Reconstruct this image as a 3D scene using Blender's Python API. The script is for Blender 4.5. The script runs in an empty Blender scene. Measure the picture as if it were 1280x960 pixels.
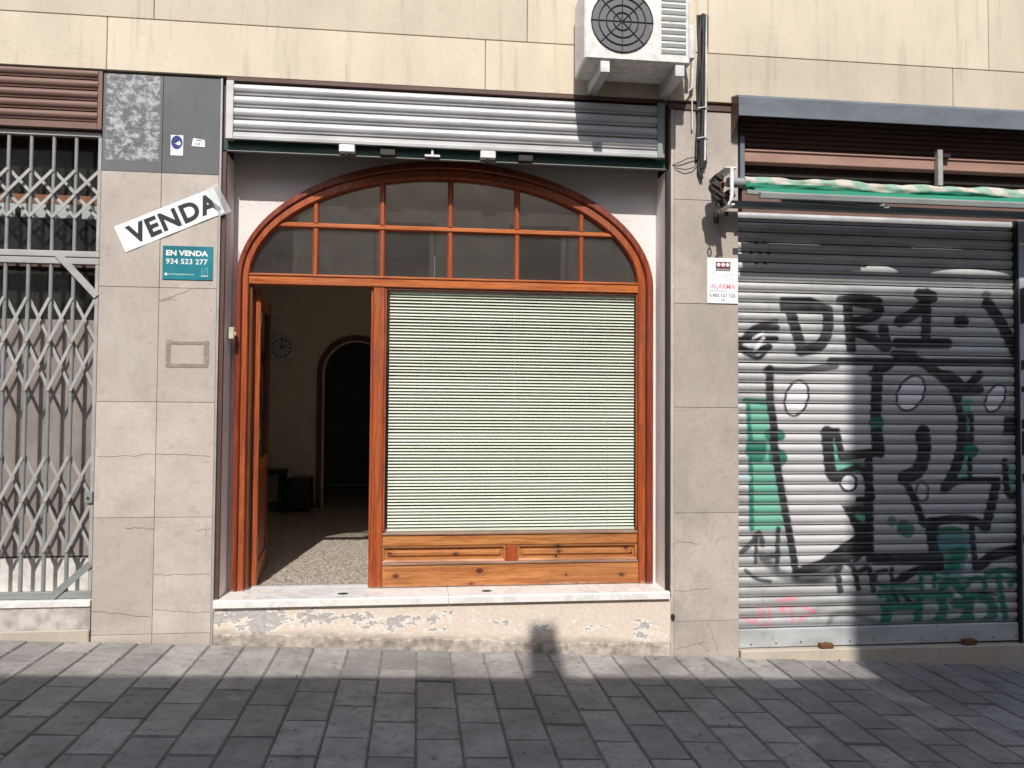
import bpy, bmesh, math, random
import numpy as np
from mathutils import Vector, Matrix

S = bpy.context.scene
COL = S.collection
random.seed(7)
EYE = 1.65            # coordinates below are measured from eye height; EYE lifts them so the pavement is near z = 0
rad = math.radians

# ------------------------------------------------------------------ camera
cam_d = bpy.data.cameras.new('camera'); cam = bpy.data.objects.new('camera', cam_d); COL.objects.link(cam)
YAW, PITCH, ROLL, FPX, DIST = 0.11693, 0.03218, 0.00695, 1000.0, 5.6
def cam_axes():
    cy, sy = math.cos(YAW), math.sin(YAW)
    f = Vector((sy, cy, 0)); r = Vector((cy, -sy, 0)); u = Vector((0, 0, 1))
    f2 = f*math.cos(PITCH) + u*math.sin(PITCH); u2 = u*math.cos(PITCH) - f*math.sin(PITCH)
    return r*math.cos(ROLL) + u2*math.sin(ROLL), u2*math.cos(ROLL) - r*math.sin(ROLL), f2
CR, CU, CF = cam_axes()
cam.matrix_world = Matrix(((CR.x, CU.x, -CF.x, 0), (CR.y, CU.y, -CF.y, -DIST), (CR.z, CU.z, -CF.z, EYE), (0, 0, 0, 1)))
cam_d.sensor_width = 36; cam_d.lens = 36*FPX/1280; cam_d.clip_start = 0.05; cam_d.clip_end = 500
S.camera = cam
def at(px, py, Y):
    """a measured spot on the vertical plane y = Y, as (x, z) in metres from eye height"""
    d = CF + CR*((px-640)/FPX) - CU*((py-480)/FPX)
    t = (Y + DIST)/d.y
    return d.x*t, d.z*t

# ------------------------------------------------------------------ light
SUN_DIR = Vector((0.11, 1.0, -0.99)).normalized()
EL = math.asin(-SUN_DIR.z)
w = bpy.data.worlds.new('World'); S.world = w; w.use_nodes = True
nt = w.node_tree; nt.nodes.clear()
sky = nt.nodes.new('ShaderNodeTexSky'); sky.sky_type = 'NISHITA'; sky.sun_disc = False
sky.sun_elevation = EL; sky.sun_rotation = math.atan2(-SUN_DIR.x, -SUN_DIR.y); sky.air_density = 1.0; sky.dust_density = 1.5
bg = nt.nodes.new('ShaderNodeBackground'); bg.inputs['Strength'].default_value = 0.14
wo = nt.nodes.new('ShaderNodeOutputWorld')
nt.links.new(sky.outputs[0], bg.inputs[0]); nt.links.new(bg.outputs[0], wo.inputs[0])
sd = bpy.data.lights.new('sun', 'SUN'); sd.energy = 4.0; sd.angle = rad(0.53); sd.color = (1, 0.95, 0.88)
sun = bpy.data.objects.new('sun', sd); COL.objects.link(sun)
sun.rotation_euler = SUN_DIR.to_track_quat('-Z', 'Y').to_euler(); sun.location = (0, -6, 12)
vs = S.view_settings; vs.view_transform = 'Standard'; vs.look = 'None'; vs.exposure = 0.25; vs.gamma = 1; vs.use_curve_mapping = False
S.cycles.max_bounces = 8; S.cycles.diffuse_bounces = 6; S.cycles.transparent_max_bounces = 12
S.cycles.caustics_reflective = False; S.cycles.caustics_refractive = False

# ------------------------------------------------------------------ material helpers
class MT:
    def __init__(s, name, rough=0.7, metal=0.0, spec=0.4):
        s.m = bpy.data.materials.new(name); s.m.use_nodes = True
        s.t = s.m.node_tree; s.n = s.t.nodes; s.b = s.n['Principled BSDF']
        s.b.inputs['Roughness'].default_value = rough; s.b.inputs['Metallic'].default_value = metal
        s.b.inputs['Specular IOR Level'].default_value = spec
        tc = s.n.new('ShaderNodeTexCoord'); s.co = tc.outputs['Object']
        geo = s.n.new('ShaderNodeNewGeometry'); s.pos = geo.outputs['Position']
        oi = s.n.new('ShaderNodeObjectInfo'); s.rnd = oi.outputs['Random']
    def link(s, a, b): s.t.links.new(a, b)
    def setin(s, sock, v):
        if hasattr(v, 'is_output'): s.link(v, sock)
        else:
            if isinstance(v, tuple) and len(v) == 3 and sock.type == 'RGBA': v = v + (1,)
            sock.default_value = v
    def map(s, scale, co=None, loc=None, rot=None):
        k = s.n.new('ShaderNodeMapping'); s.link(co or s.pos, k.inputs['Vector']); k.inputs['Scale'].default_value = scale
        if loc: k.inputs['Location'].default_value = loc
        if rot: k.inputs['Rotation'].default_value = rot
        return k.outputs[0]
    def noise(s, scale, detail=4, rough=0.55, co=None, dist=0.0, w=False):
        k = s.n.new('ShaderNodeTexNoise'); s.link(co or s.pos, k.inputs['Vector'])
        k.inputs['Scale'].default_value = scale; k.inputs['Detail'].default_value = detail
        k.inputs['Roughness'].default_value = rough; k.inputs['Distortion'].default_value = dist
        return k.outputs['Fac']
    def vor(s, scale, feature='F1', co=None, out='Distance', rand=1.0):
        k = s.n.new('ShaderNodeTexVoronoi'); k.feature = feature; s.link(co or s.pos, k.inputs['Vector'])
        k.inputs['Scale'].default_value = scale; k.inputs['Randomness'].default_value = rand
        return k.outputs[out]
    def ramp(s, f, lo, hi, a=0.0, b=1.0):
        k = s.n.new('ShaderNodeMapRange'); s.link(f, k.inputs[0]); k.interpolation_type = 'SMOOTHSTEP'
        for i, v in enumerate((lo, hi, a, b)): k.inputs[i+1].default_value = v
        return k.outputs[0]
    def math(s, op, a, b=0.0):
        k = s.n.new('ShaderNodeMath'); k.operation = op; s.setin(k.inputs[0], a); s.setin(k.inputs[1], b); return k.outputs[0]
    def mix(s, f, a, b, mode='MIX'):
        k = s.n.new('ShaderNodeMix'); k.data_type = 'RGBA'; k.blend_type = mode
        s.setin(k.inputs[0], f); s.setin(k.inputs[6], a); s.setin(k.inputs[7], b); return k.outputs[2]
    def col(s, c): s.setin(s.b.inputs['Base Color'], c); return s
    def rough(s, r): s.setin(s.b.inputs['Roughness'], r); return s
    def bump(s, h, strength=0.3, dist=0.01):
        k = s.n.new('ShaderNodeBump'); k.inputs['Strength'].default_value = strength; k.inputs['Distance'].default_value = dist
        s.link(h, k.inputs['Height']); s.link(k.outputs[0], s.b.inputs['Normal']); return s
    def xyz(s, co=None):
        k = s.n.new('ShaderNodeSeparateXYZ'); s.link(co or s.pos, k.inputs[0]); return k.outputs
M = {}
def mk(name, *a, **k):
    t = MT(name, *a, **k); M[name] = t.m; return t
def simple(name, c, rough=0.6, metal=0.0, var=0.12, scale=20, bump=0.08):
    t = mk(name, rough, metal)
    n1 = t.noise(scale, 5); n2 = t.noise(3.1, 3)
    dark = tuple(x*(1-var*2) for x in c); lite = tuple(min(1, x*(1+var)) for x in c)
    f = t.math('ADD', t.math('MULTIPLY', n1, .5), t.math('MULTIPLY', n2, .5))
    t.col(t.mix(t.ramp(f, .35, .65), dark, lite)); t.bump(n1, bump, .004)
    return t

def stone(name, c, c2, dirt=0.5):
    t = mk(name, 0.62, spec=0.3)
    big = t.noise(2.2, 6, .62); mid = t.noise(11, 5, .65); fine = t.noise(160, 3, .7)
    col = t.mix(t.ramp(big, .3, .7), c, c2)
    tint = t.ramp(t.rnd, 0, 1, .84, 1.03)
    v = t.n.new('ShaderNodeHueSaturation'); t.link(col, v.inputs['Color']); t.link(tint, v.inputs['Value']); col = v.outputs[0]
    col = t.mix(t.math('MULTIPLY', t.ramp(mid, .5, .78), .28*dirt*2), col, tuple(x*.62 for x in c))
    strk = t.noise(3, 5, .6, co=t.map((6, 6, .7)))
    col = t.mix(t.math('MULTIPLY', t.ramp(strk, .55, .8), .3*dirt), col, (c[0]*.6, c[1]*.56, c[2]*.52))
    hazy = t.noise(1.6, 8, .7, co=t.map((1, 1, .8), loc=(5, 2, 9)), dist=.5)
    col = t.mix(t.ramp(hazy, .42, .68, 0, .75*dirt), col, (c[0]*.70, c[1]*.73, c[2]*.77))
    scuff = t.noise(6.5, 10, .78, co=t.map((1.4, 1, .8), loc=(1, 4, 3)))
    col = t.mix(t.ramp(scuff, .56, .70, 0, .8*dirt), col, (c[0]*.62, c[1]*.60, c[2]*.58))
    mot = t.noise(38, 6, .75); col = t.mix(t.ramp(mot, .42, .64, 0, .22), col, (c[0]*.6, c[1]*.6, c[2]*.6))
    spots = t.vor(9, co=t.map((1, 1, 1)))
    col = t.mix(t.ramp(spots, .03, .07, .55*dirt, 0), col, tuple(x*.35 for x in c))
    col = t.mix(t.ramp(fine, .35, .65), t.mix(.16, col, (0.1, .09, .08)), col)
    t.col(col); t.bump(t.math('ADD', fine, t.math('MULTIPLY', mid, .8)), .18, .004)
    return t
stone('pillar_stone', (.54, .465, .405), (.62, .555, .495), .95)
stone('pillar_stone_right', (.47, .405, .355), (.55, .485, .43), 1.0)
stone('threshold_stone', (.58, .50, .40), (.62, .55, .46), .9)
stone('grey_painted_stone', (.13, .135, .145), (.165, .17, .175), .5)
# old poster paste on the grey slab
t = stone('pasted_stone', (.13, .135, .145), (.165, .17, .175), .5)
base = t.b.inputs['Base Color'].links[0].from_socket
pn = t.noise(13, 10, .78, dist=.25, co=t.map((1, 1, 1.25))); x, y, z = t.xyz()
edge = t.math('MULTIPLY', t.ramp(x, -2.112, -2.09), t.ramp(x, -1.765, -1.75, 1, 0))
edge = t.math('MULTIPLY', edge, t.ramp(z, EYE+1.655, EYE+1.67))
t.col(t.mix(t.math('MULTIPLY', t.ramp(pn, .45, .60), t.math('MULTIPLY', edge, .7)), base, (.56, .56, .58)))

# peeling plaster on the step
t = mk('peeling_plaster', .88, spec=.15)
n1 = t.noise(7, 9, .7, co=t.map((.75, 1, 1.5))); n2 = t.noise(45, 6, .7); n4 = t.noise(2.2, 3, .5, co=t.map((1, 1, .3), loc=(1.7, 0, 0))); x, y, z = t.xyz()
h = t.math('ADD', z, t.math('MULTIPLY', x, .052))
zone = t.math('MULTIPLY', t.ramp(h, .06, .16), t.ramp(h, .20, .29, 1, 0))
zn = t.math('ADD', n1, t.math('ADD', t.math('MULTIPLY', zone, .13), t.math('ADD', t.math('MULTIPLY', t.math('SUBTRACT', n4, .5), .3), t.ramp(x, -.2, .9, .0, -.055))))
cream = t.mix(t.ramp(n2, .3, .7), (.60, .505, .42), (.70, .61, .53))
grey = t.mix(t.ramp(t.noise(33, 6, .7), .3, .7), (.36, .345, .34), (.50, .48, .47))
peel = t.ramp(zn, .64, .655); white = t.ramp(zn, .575, .625)
c = t.mix(t.math('MULTIPLY', white, t.ramp(n2, .4, .6, .35, .9)), cream, (.80, .77, .75)); c = t.mix(peel, c, grey)
c = t.mix(t.math('MULTIPLY', t.ramp(t.noise(16, 7, .75), .6, .7), .6), c, (.40, .37, .35))
grime = t.ramp(t.math('ADD', t.math('ADD', h, t.math('MULTIPLY', n1, .12)), t.math('MULTIPLY', n4, .1)), .17, .23, 1, 0)
c = t.mix(t.math('MULTIPLY', grime, t.ramp(n2, .3, .65, .45, .9)), c, (.33, .285, .235))
t.col(c); t.bump(t.math('SUBTRACT', t.math('MULTIPLY', n2, .35), peel), .7, .006)

t = mk('roughcast', .9, spec=.15)      # white roughcast round the arch
n1 = t.noise(55, 6, .7); n2 = t.noise(3, 4)
t.col(t.mix(t.ramp(n2, .3, .75), (.76, .735, .72), (.70, .67, .65)))
t.col(t.mix(t.math('MULTIPLY', t.ramp(t.vor(14), .02, .07, 1, 0), .35), t.b.inputs['Base Color'].links[0].from_socket, (.3, .28, .27)))
t.bump(n1, .7, .012)
t = mk('reveal_plaster', .9, spec=.15)
n1 = t.noise(48, 5, .65); n2 = t.noise(4, 5, .6, co=t.map((1, 1, .5)))
t.col(t.mix(t.ramp(n2, .3, .72), (.88, .82, .76), (.74, .69, .64))); t.bump(n1, .45, .008)
t = mk('cream_render', .88, spec=.15)
n1 = t.noise(70, 5, .65); n2 = t.noise(1.8, 6, .6, co=t.map((1, 1, .5)))
c = t.mix(t.ramp(n2, .3, .75), (.64, .56, .44), (.54, .47, .37))
st_ = t.noise(3, 7, .68, co=t.map((5, 5, .35))); c = t.mix(t.ramp(st_, .5, .78, 0, .55), c, (.30, .26, .21)); c = t.mix(t.ramp(t.noise(19, 7, .75), .58, .72, 0, .45), c, (.36, .31, .25))
hv = t.n.new('ShaderNodeHueSaturation'); t.link(c, hv.inputs['Color']); t.link(t.ramp(t.rnd, 0, 1, .9, 1.05), hv.inputs['Value']); t.col(hv.outputs[0]); t.bump(n1, .4, .006)
t = mk('marble', .28, spec=.45)
v = t.noise(2.6, 9, .62, dist=1.6); n2 = t.noise(9, 4)
c = t.mix(t.ramp(v, .46, .53), (.76, .745, .72), (.65, .63, .61)); c = t.mix(t.ramp(v, .53, .62), c, (.77, .755, .73))
t.col(t.mix(t.math('MULTIPLY', t.ramp(n2, .5, .8), .35), c, (.55, .49, .42))); t.bump(t.noise(90, 3), .05, .002)
t.rough(t.ramp(n2, .3, .7, .25, .5))

def wood(name, c1, c2, c3, grain, knots=(), rough=.42):
    t = mk(name, rough, spec=.45)
    sc = {'z': (26, 26, 1.1), 'x': (1.1, 26, 26)}[grain]
    g = t.noise(1.6, 7, .6, co=t.map(sc), dist=.6); big = t.noise(1.7, 3); f = t.noise(4.2, 8, .68, co=t.map(tuple(q*1.6 for q in sc)))
    c = t.mix(t.ramp(g, .38, .6), c1, tuple(q*1.15 for q in c2)); c = t.mix(t.ramp(f, .49, .66, 0, .7), c, c3)
    c = t.mix(t.ramp(big, .35, .7, 0, .35), c, tuple(q*.62 for q in c1))
    for kx, kz, kr in knots or ():
        d_ = t.map((1, 0, 1.55), loc=(-kx, 0, -(kz+EYE)*1.55)); ln = t.n.new('ShaderNodeVectorMath'); ln.operation = 'LENGTH'; t.link(d_, ln.inputs[0])
        d = t.math('ADD', ln.outputs['Value'], t.math('MULTIPLY', t.math('SUBTRACT', f, .5), kr*.9))
        ring = t.math('SINE', t.math('MULTIPLY', d, 260))
        c = t.mix(t.math('MULTIPLY', t.ramp(d, kr, kr*3.2, .65, 0), t.ramp(ring, -.5, 1)), c, c3)
        c = t.mix(t.ramp(d, kr*.75, kr*1.15, .93, 0), c, t.mix(t.ramp(d, 0, kr, 0, 1), (.09, .03, .012), (.03, .009, .005)))
    hz_ = t.math('ADD', t.xyz()[2], t.math('MULTIPLY', t.noise(14, 7, .7), .09))
    c = t.mix(t.math('MULTIPLY', t.ramp(hz_, EYE-1.245, EYE-1.225, 1, 0), .75), c, (.36, .29, .24))
    wn = t.noise(9, 8, .75, co=t.map(tuple(max(.35, q*.12) for q in sc)))
    c = t.mix(t.ramp(wn, .58, .72, 0, .55), c, tuple(q*.5 for q in c1)); c = t.mix(t.ramp(wn, .36, .28, 0, .3), c, (.5, .25, .13))
    t.col(c); t.bump(t.math('ADD', g, f), .15, .002); t.rough(t.ramp(big, .3, .7, rough-.1, rough+.15)); return t
wood('red_wood_upright', (.27, .055, .017), (.36, .085, .024), (.085, .016, .008), 'z')
wood('shaded_wood_upright', (.17, .03, .013), (.25, .05, .018), (.06, .012, .007), 'z')  # darker red wood; the reveal's shade is put into its colour
wood('red_wood_rail', (.38, .092, .022), (.46, .135, .034), (.15, .028, .010), 'x')
wood('weathered_wood', (.23, .145, .105), (.34, .23, .175), (.12, .06, .04), 'x')
wood('pine_board', (.34, .12, .034), (.44, .185, .058), (.14, .034, .011), 'x',
     ((-.148, -1.205, .022), (.46, -1.175, .026), (1.10, -1.215, .013), (.40, -1.27, .016), (1.52, -1.22, .02), (-.19, -1.045, .017), (.285, -1.055, .019), (.32, -1.02, .009), (-.16, -1.07, .01), (1.05, -1.045, .019), (1.04, -1.005, .016), (1.56, -1.03, .017), (1.60, -1.065, .013), (1.03, -1.085, .014)), .5)
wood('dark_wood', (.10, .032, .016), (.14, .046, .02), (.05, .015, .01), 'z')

def metal(name, c, rough=.45, met=.35, dirt=(.1, .07, .05), amt=.3, sc=1.0):
    t = mk(name, rough, met)
    n1 = t.noise(2.4*sc, 6, .65, co=t.map((1, 1, 3))); n2 = t.noise(60, 4, .7)
    k = t.mix(t.ramp(n1, .3, .7), tuple(x*.86 for x in c), tuple(min(1, x*1.06) for x in c))
    sp = t.ramp(t.noise(17*sc, 7, .72), .6, .72, 0, amt)
    t.col(t.mix(sp, k, dirt)); t.rough(t.ramp(n1, .3, .7, rough-.08, rough+.15)); t.bump(n2, .05, .002); return t
metal('galvanised', (.56, .57, .575), .42, .35)
metal('white_shutter', (.50, .50, .505), .42, .15, amt=.25)
metal('grey_paint', (.25, .265, .26), .5, .1, (.16, .09, .05), .35)
metal('light_grey_paint', (.375, .37, .355), .5, .1, (.2, .12, .07), .4)
metal('brown_shutter_paint', (.185, .108, .087), .5, .1)
metal('brown_beam_paint', (.36, .215, .17), .55, .05, amt=.35)
metal('dark_brown_paint', (.10, .055, .045), .55, .05)
metal('hood_paint', (.15, .17, .195), .5, .15, (.5, .5, .5), .3)
metal('guide_paint', (.46, .51, .58), .5, .15, (.03, .03, .035), .5, .35)
metal('dark_green_paint', (.012, .05, .035), .4, .1, amt=.5)
metal('black_iron', (.035, .03, .028), .6, .3)
metal('cast_iron', (.07, .055, .048), .65, .4, (.2, .1, .06), .4)
metal('aluminium', (.62, .62, .62), .35, .7, amt=.2)
metal('brass', (.5, .36, .14), .35, .9, amt=.2)
metal('rust', (.14, .06, .03), .8, .1)
simple('white_plastic', (.80, .80, .80), .4); simple('beige_plastic', (.50, .44, .33), .5)
simple('ac_white', (.70, .69, .66), .45)
simple('sheet_white', (.80, .84, .85), .35, 0, .03, 6, .02); simple('ink_black', (.02, .02, .024), .5, 0, .05)
simple('sign_teal', (.012, .19, .24), .4, 0, .12, 5, .02); simple('ink_white', (.82, .84, .84), .5, 0, .02)
simple('ink_pale_teal', (.28, .55, .60), .5, 0, .02)
simple('ink_pink', (.80, .36, .44), .5, 0, .08); simple('ink_pale_pink', (.82, .66, .70), .5, 0, .05); simple('ink_maroon', (.13, .035, .06), .5, 0, .05)
simple('ink_blue', (.02, .035, .19), .4, 0, .1); simple('ink_grey', (.12, .12, .13), .5, 0, .05)
simple('black_cable', (.02, .019, .019), .5); simple('white_cable', (.62, .61, .58), .5)
simple('slat_white', (.79, .84, .73), .4, 0, .02, 8, .0); simple('cord', (.55, .58, .5), .7)
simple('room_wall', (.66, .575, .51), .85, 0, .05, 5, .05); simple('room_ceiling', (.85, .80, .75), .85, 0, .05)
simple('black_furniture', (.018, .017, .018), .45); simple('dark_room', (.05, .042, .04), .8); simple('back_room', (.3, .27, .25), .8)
simple('board_taupe', (.52, .455, .42), .75, 0, .1, 7, .05); simple('shelf_orange', (.42, .17, .07), .6)
simple('clock_face', (.5, .5, .53), .4, 0, .02); simple('joint_dark', (.15, .125, .105), .9)
simple('asphalt', (.055, .055, .055), .9, 0, .25, 90, .5); simple('kerb_stone', (.36, .35, .33), .8, 0, .1, 60, .3)
simple('opposite_render', (.62, .57, .50), .85, 0, .1, 4, .1); simple('roof_tile', (.33, .15, .09), .8)
t = mk('tape', .25); t.col((.75, .77, .77)); t.b.inputs['Alpha'].default_value = .2
t = mk('paste_trace', .8, spec=.2); n = t.noise(14, 7, .7); t.col(t.mix(t.ramp(n, .3, .7), (.30, .245, .205), (.42, .35, .30))); t.link(t.ramp(n, .36, .6, .25, .8), t.b.inputs['Alpha'])

t = mk('paver', .82, spec=.25)          # grey cement pavers
n1 = t.noise(4.5, 5, .6); n2 = t.noise(120, 4, .75); n3 = t.noise(17, 6, .7)
c = t.mix(t.ramp(n1, .3, .7), (.275, .262, .25), (.37, .352, .332))
hv = t.n.new('ShaderNodeHueSaturation'); t.link(c, hv.inputs['Color']); t.link(t.ramp(t.rnd, 0, 1, .78, 1.14), hv.inputs['Value'])
c = t.mix(t.ramp(n3, .5, .68, 0, .55), hv.outputs[0], (.13, .12, .11)); c = t.mix(t.ramp(n2, .4, .6, .3, 0), c, (.12, .115, .11))
c = t.mix(t.ramp(t.vor(5.5), .035, .06, .8, 0), c, (.06, .055, .05))
big = t.noise(.9, 7, .68, dist=.6); c = t.mix(t.ramp(big, .47, .66, 0, .5), c, (.14, .13, .12)); c = t.mix(t.ramp(t.noise(2.6, 8, .7), .58, .7, 0, .35), c, (.52, .5, .47))
t.col(c); t.bump(t.math('ADD', n2, n3), .45, .004)
t = mk('paver_bed', .9, spec=.1); t.col(t.mix(t.ramp(t.noise(30, 5), .3, .7), (.14, .13, .12), (.23, .215, .19)))

t = mk('terrazzo', .38, spec=.4)
v = t.vor(62, out='Color'); d = t.vor(62); n = t.noise(2, 3)
bw = t.n.new('ShaderNodeRGBToBW'); t.link(v, bw.inputs[0])
c = t.mix(t.ramp(bw.outputs[0], .26, .32), (.16, .11, .08), (.58, .50, .42)); c = t.mix(t.ramp(bw.outputs[0], .62, .66), c, (.78, .72, .65))
c = t.mix(t.ramp(d, .42, .55), c, (.36, .31, .26)); t.col(c)

# graffiti on galvanised slats: pigment stored per vertex (rgb + cover)
t = mk('sprayed_slat', .42, .3)
n1 = t.noise(2.4, 6, .65, co=t.map((1, 1, 3))); sp = t.noise(22, 7, .72)
k = t.mix(t.ramp(n1, .3, .7), (.44, .445, .45), (.55, .555, .56)); k = t.mix(t.ramp(sp, .6, .74, 0, .3), k, (.14, .12, .10))
k = t.mix(t.ramp(t.noise(3, 5, .6, co=t.map((9, 9, .8))), .55, .75, 0, .35), k, (.24, .23, .22))
at_ = t.n.new('ShaderNodeAttribute'); at_.attribute_name = 'spray'
g = t.noise(130, 3, .7); cov = t.math('MULTIPLY', at_.outputs['Alpha'], t.math('MULTIPLY', t.ramp(g, .12, .45, .88, 1), t.ramp(t.noise(5, 7, .7), .25, .6, .9, 1)))
t.col(t.mix(cov, k, at_.outputs['Color'])); t.rough(t.ramp(n1, .3, .7, .36, .55)); t.bump(g, .05, .002)
t.setin(t.b.inputs['Metallic'], t.math('SUBTRACT', .3, t.math('MULTIPLY', cov, .3)))

# awning cloth: stripes stored per vertex
t = mk('awning_cloth', .85, spec=.15)
at_ = t.n.new('ShaderNodeAttribute'); at_.attribute_name = 'stripe'
n = t.noise(8, 6, .65); wv = t.noise(300, 2)
t.col(t.mix(t.ramp(n, .5, .8, 0, .4), at_.outputs['Color'], (.12, .16, .12))); t.bump(wv, .15, .002)

def glass(name, tint, film, filmc, ior=1.5, wob=.02):
    """thin window glass: clear or grey-filmed sheet plus a mirror coat"""
    m = bpy.data.materials.new(name); m.use_nodes = True; T = m.node_tree; N = T.nodes; N.clear()
    out = N.new('ShaderNodeOutputMaterial'); tr = N.new('ShaderNodeBsdfTransparent'); tr.inputs[0].default_value = tint + (1,)
    di = N.new('ShaderNodeBsdfDiffuse'); di.inputs[0].default_value = filmc + (1,)
    gl = N.new('ShaderNodeBsdfGlossy'); gl.inputs['Roughness'].default_value = .012
    m1 = N.new('ShaderNodeMixShader'); m2 = N.new('ShaderNodeMixShader'); lwt = N.new('ShaderNodeLayerWeight'); lwt.inputs[0].default_value = .5; f0 = ((ior-1)/(ior+1))**2
    p5 = N.new('ShaderNodeMath'); p5.operation = 'POWER'; p5.inputs[1].default_value = 5; fr = N.new('ShaderNodeMath'); fr.operation = 'MULTIPLY_ADD'; fr.inputs[1].default_value = 1-f0; fr.inputs[2].default_value = f0
    T.links.new(lwt.outputs['Facing'], p5.inputs[0]); T.links.new(p5.outputs[0], fr.inputs[0])
    g = N.new('ShaderNodeNewGeometry'); n = N.new('ShaderNodeTexNoise'); n.inputs['Scale'].default_value = 1.6; n.inputs['Detail'].default_value = 1
    nf = N.new('ShaderNodeTexNoise'); nf.inputs['Scale'].default_value = 7; nf.inputs['Detail'].default_value = 7; nf.inputs['Roughness'].default_value = .7
    bp = N.new('ShaderNodeBump'); bp.inputs['Strength'].default_value = wob; bp.inputs['Distance'].default_value = .05
    mr = N.new('ShaderNodeMapRange'); mr.inputs[1].default_value = .3; mr.inputs[2].default_value = .75; mr.inputs[3].default_value = film*.6; mr.inputs[4].default_value = film*1.2
    L = T.links.new
    L(g.outputs['Position'], n.inputs[0]); L(g.outputs['Position'], nf.inputs[0]); L(n.outputs['Fac'], bp.inputs['Height'])
    L(bp.outputs[0], gl.inputs['Normal']); L(nf.outputs['Fac'], mr.inputs[0]); L(mr.outputs[0], m1.inputs[0])
    L(tr.outputs[0], m1.inputs[1]); L(di.outputs[0], m1.inputs[2]); L(fr.outputs[0], m2.inputs[0]); L(m1.outputs[0], m2.inputs[1]); L(gl.outputs[0], m2.inputs[2])
    L(m2.outputs[0], out.inputs[0]); M[name] = m
glass('clear_glass', (.985, .99, .985), .012, (.5, .5, .48))
glass('fan_glass', (.95, .95, .95), .07, (.30, .29, .28), 2.2)  # grey of reflections and the lit room put into a faint film
glass('street_glass', (.9, .9, .9), .05, (.3, .3, .3), 1.6)

# ------------------------------------------------------------------ mesh helpers
WL = {}
def base_of(o): return WL.get(o.name, Vector((0, 0, 0))) if o else Vector((0, 0, 0))
class MB:
    def __init__(s): s.v = []; s.f = []
    def add(s, vs, fs):
        k = len(s.v); s.v += [tuple(p) for p in vs]; s.f += [tuple(i+k for i in f) for f in fs]; return s
    def box(s, x0, x1, y0, y1, z0, z1):
        return s.add([(x0,y0,z0),(x1,y0,z0),(x1,y1,z0),(x0,y1,z0),(x0,y0,z1),(x1,y0,z1),(x1,y1,z1),(x0,y1,z1)],
                     [(0,3,2,1),(4,5,6,7),(0,1,5,4),(1,2,6,5),(2,3,7,6),(3,0,4,7)])
    def obox(s, p, q, w, y0, y1):
        """flat strap from p to q, (x, z) points, width w, between depths y0 and y1"""
        p = Vector(p); q = Vector(q); d = (q-p).normalized(); n = Vector((-d.y, d.x))*w/2
        c = [p-n, q-n, q+n, p+n]
        return s.prism([(a.x, a.y) for a in c], y0, y1)
    def prism(s, poly, y0, y1):
        n = len(poly)
        ar = sum(poly[i][0]*poly[(i+1) % n][1]-poly[(i+1) % n][0]*poly[i][1] for i in range(n))
        if ar < 0: poly = poly[::-1]
        vs = [(x, y0, z) for x, z in poly] + [(x, y1, z) for x, z in poly]
        fs = [tuple(range(n)), tuple(range(2*n-1, n-1, -1))] + [((i+1) % n, i, i+n, (i+1) % n+n) for i in range(n)]
        return s.add(vs, fs)
    def xprof(s, prof, x0, x1, nx=1, closed=True):
        """profile of (y, z) points swept along x"""
        n = len(prof); vs = []
        for i in range(nx+1):
            x = x0+(x1-x0)*i/nx; vs += [(x, y, z) for y, z in prof]
        fs = []
        for i in range(nx):
            for j in range(n if closed else n-1):
                a = i*n+j; b = i*n+(j+1) % n; fs.append((a, b, b+n, a+n))
        if closed: fs += [tuple(range(n-1, -1, -1)), tuple(nx*n+j for j in range(n))]
        return s.add(vs, fs)
    def tube(s, pts, r, n=10, caps=True):
        pts = [Vector(p) for p in pts]; vs = []; fs = []
        for i, p in enumerate(pts):
            d = (pts[min(i+1, len(pts)-1)]-pts[max(i-1, 0)]).normalized()
            a = d.cross(Vector((0, 0, 1)) if abs(d.z) < .9 else Vector((0, 1, 0))).normalized(); b = d.cross(a)
            rr = r[i] if isinstance(r, (list, tuple)) else r
            for k in range(n):
                t_ = 2*math.pi*k/n; vs.append(p + a*math.cos(t_)*rr + b*math.sin(t_)*rr)
        for i in range(len(pts)-1):
            for k in range(n):
                a = i*n+k; b = i*n+(k+1) % n; fs.append((a, b, b+n, a+n))
        if caps: fs += [tuple(range(n-1, -1, -1)), tuple((len(pts)-1)*n+k for k in range(n))]
        return s.add(vs, fs)
    def disc(s, x, z, rx, rz, y0, y1, n=20):
        return s.prism([(x+rx*math.cos(2*math.pi*i/n), z+rz*math.sin(2*math.pi*i/n)) for i in range(n)], y0, y1)
    def build(s, name, mat, parent=None, bevel=0.0, smooth=False, origin=None, seg=1):
        """verts are in eye-height coordinates; the object's own origin is `origin` (same coordinates) or the parent's"""
        me = bpy.data.meshes.new(name)
        pb = base_of(parent)
        ow = Vector(origin) + Vector((0, 0, EYE)) if origin is not None else (pb if parent else Vector((0, 0, EYE)))
        me.from_pydata([(x-ow.x, y-ow.y, z+EYE-ow.z) for x, y, z in s.v], [], s.f)
        bm = bmesh.new(); bm.from_mesh(me); bmesh.ops.recalc_face_normals(bm, faces=bm.faces)
        if bevel:
            es = [e for e in bm.edges if len(e.link_faces) == 2 and e.calc_face_angle(0) > .5]
            bmesh.ops.bevel(bm, geom=es, offset=bevel, segments=seg, profile=.6, affect='EDGES', clamp_overlap=True)
        bm.to_mesh(me); bm.free()
        if smooth:
            for p in me.polygons: p.use_smooth = True
            try: me.set_sharp_from_angle(angle=rad(38))
            except Exception: pass
        me.materials.append(M[mat])
        return link(name, me, parent, ow)
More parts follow.
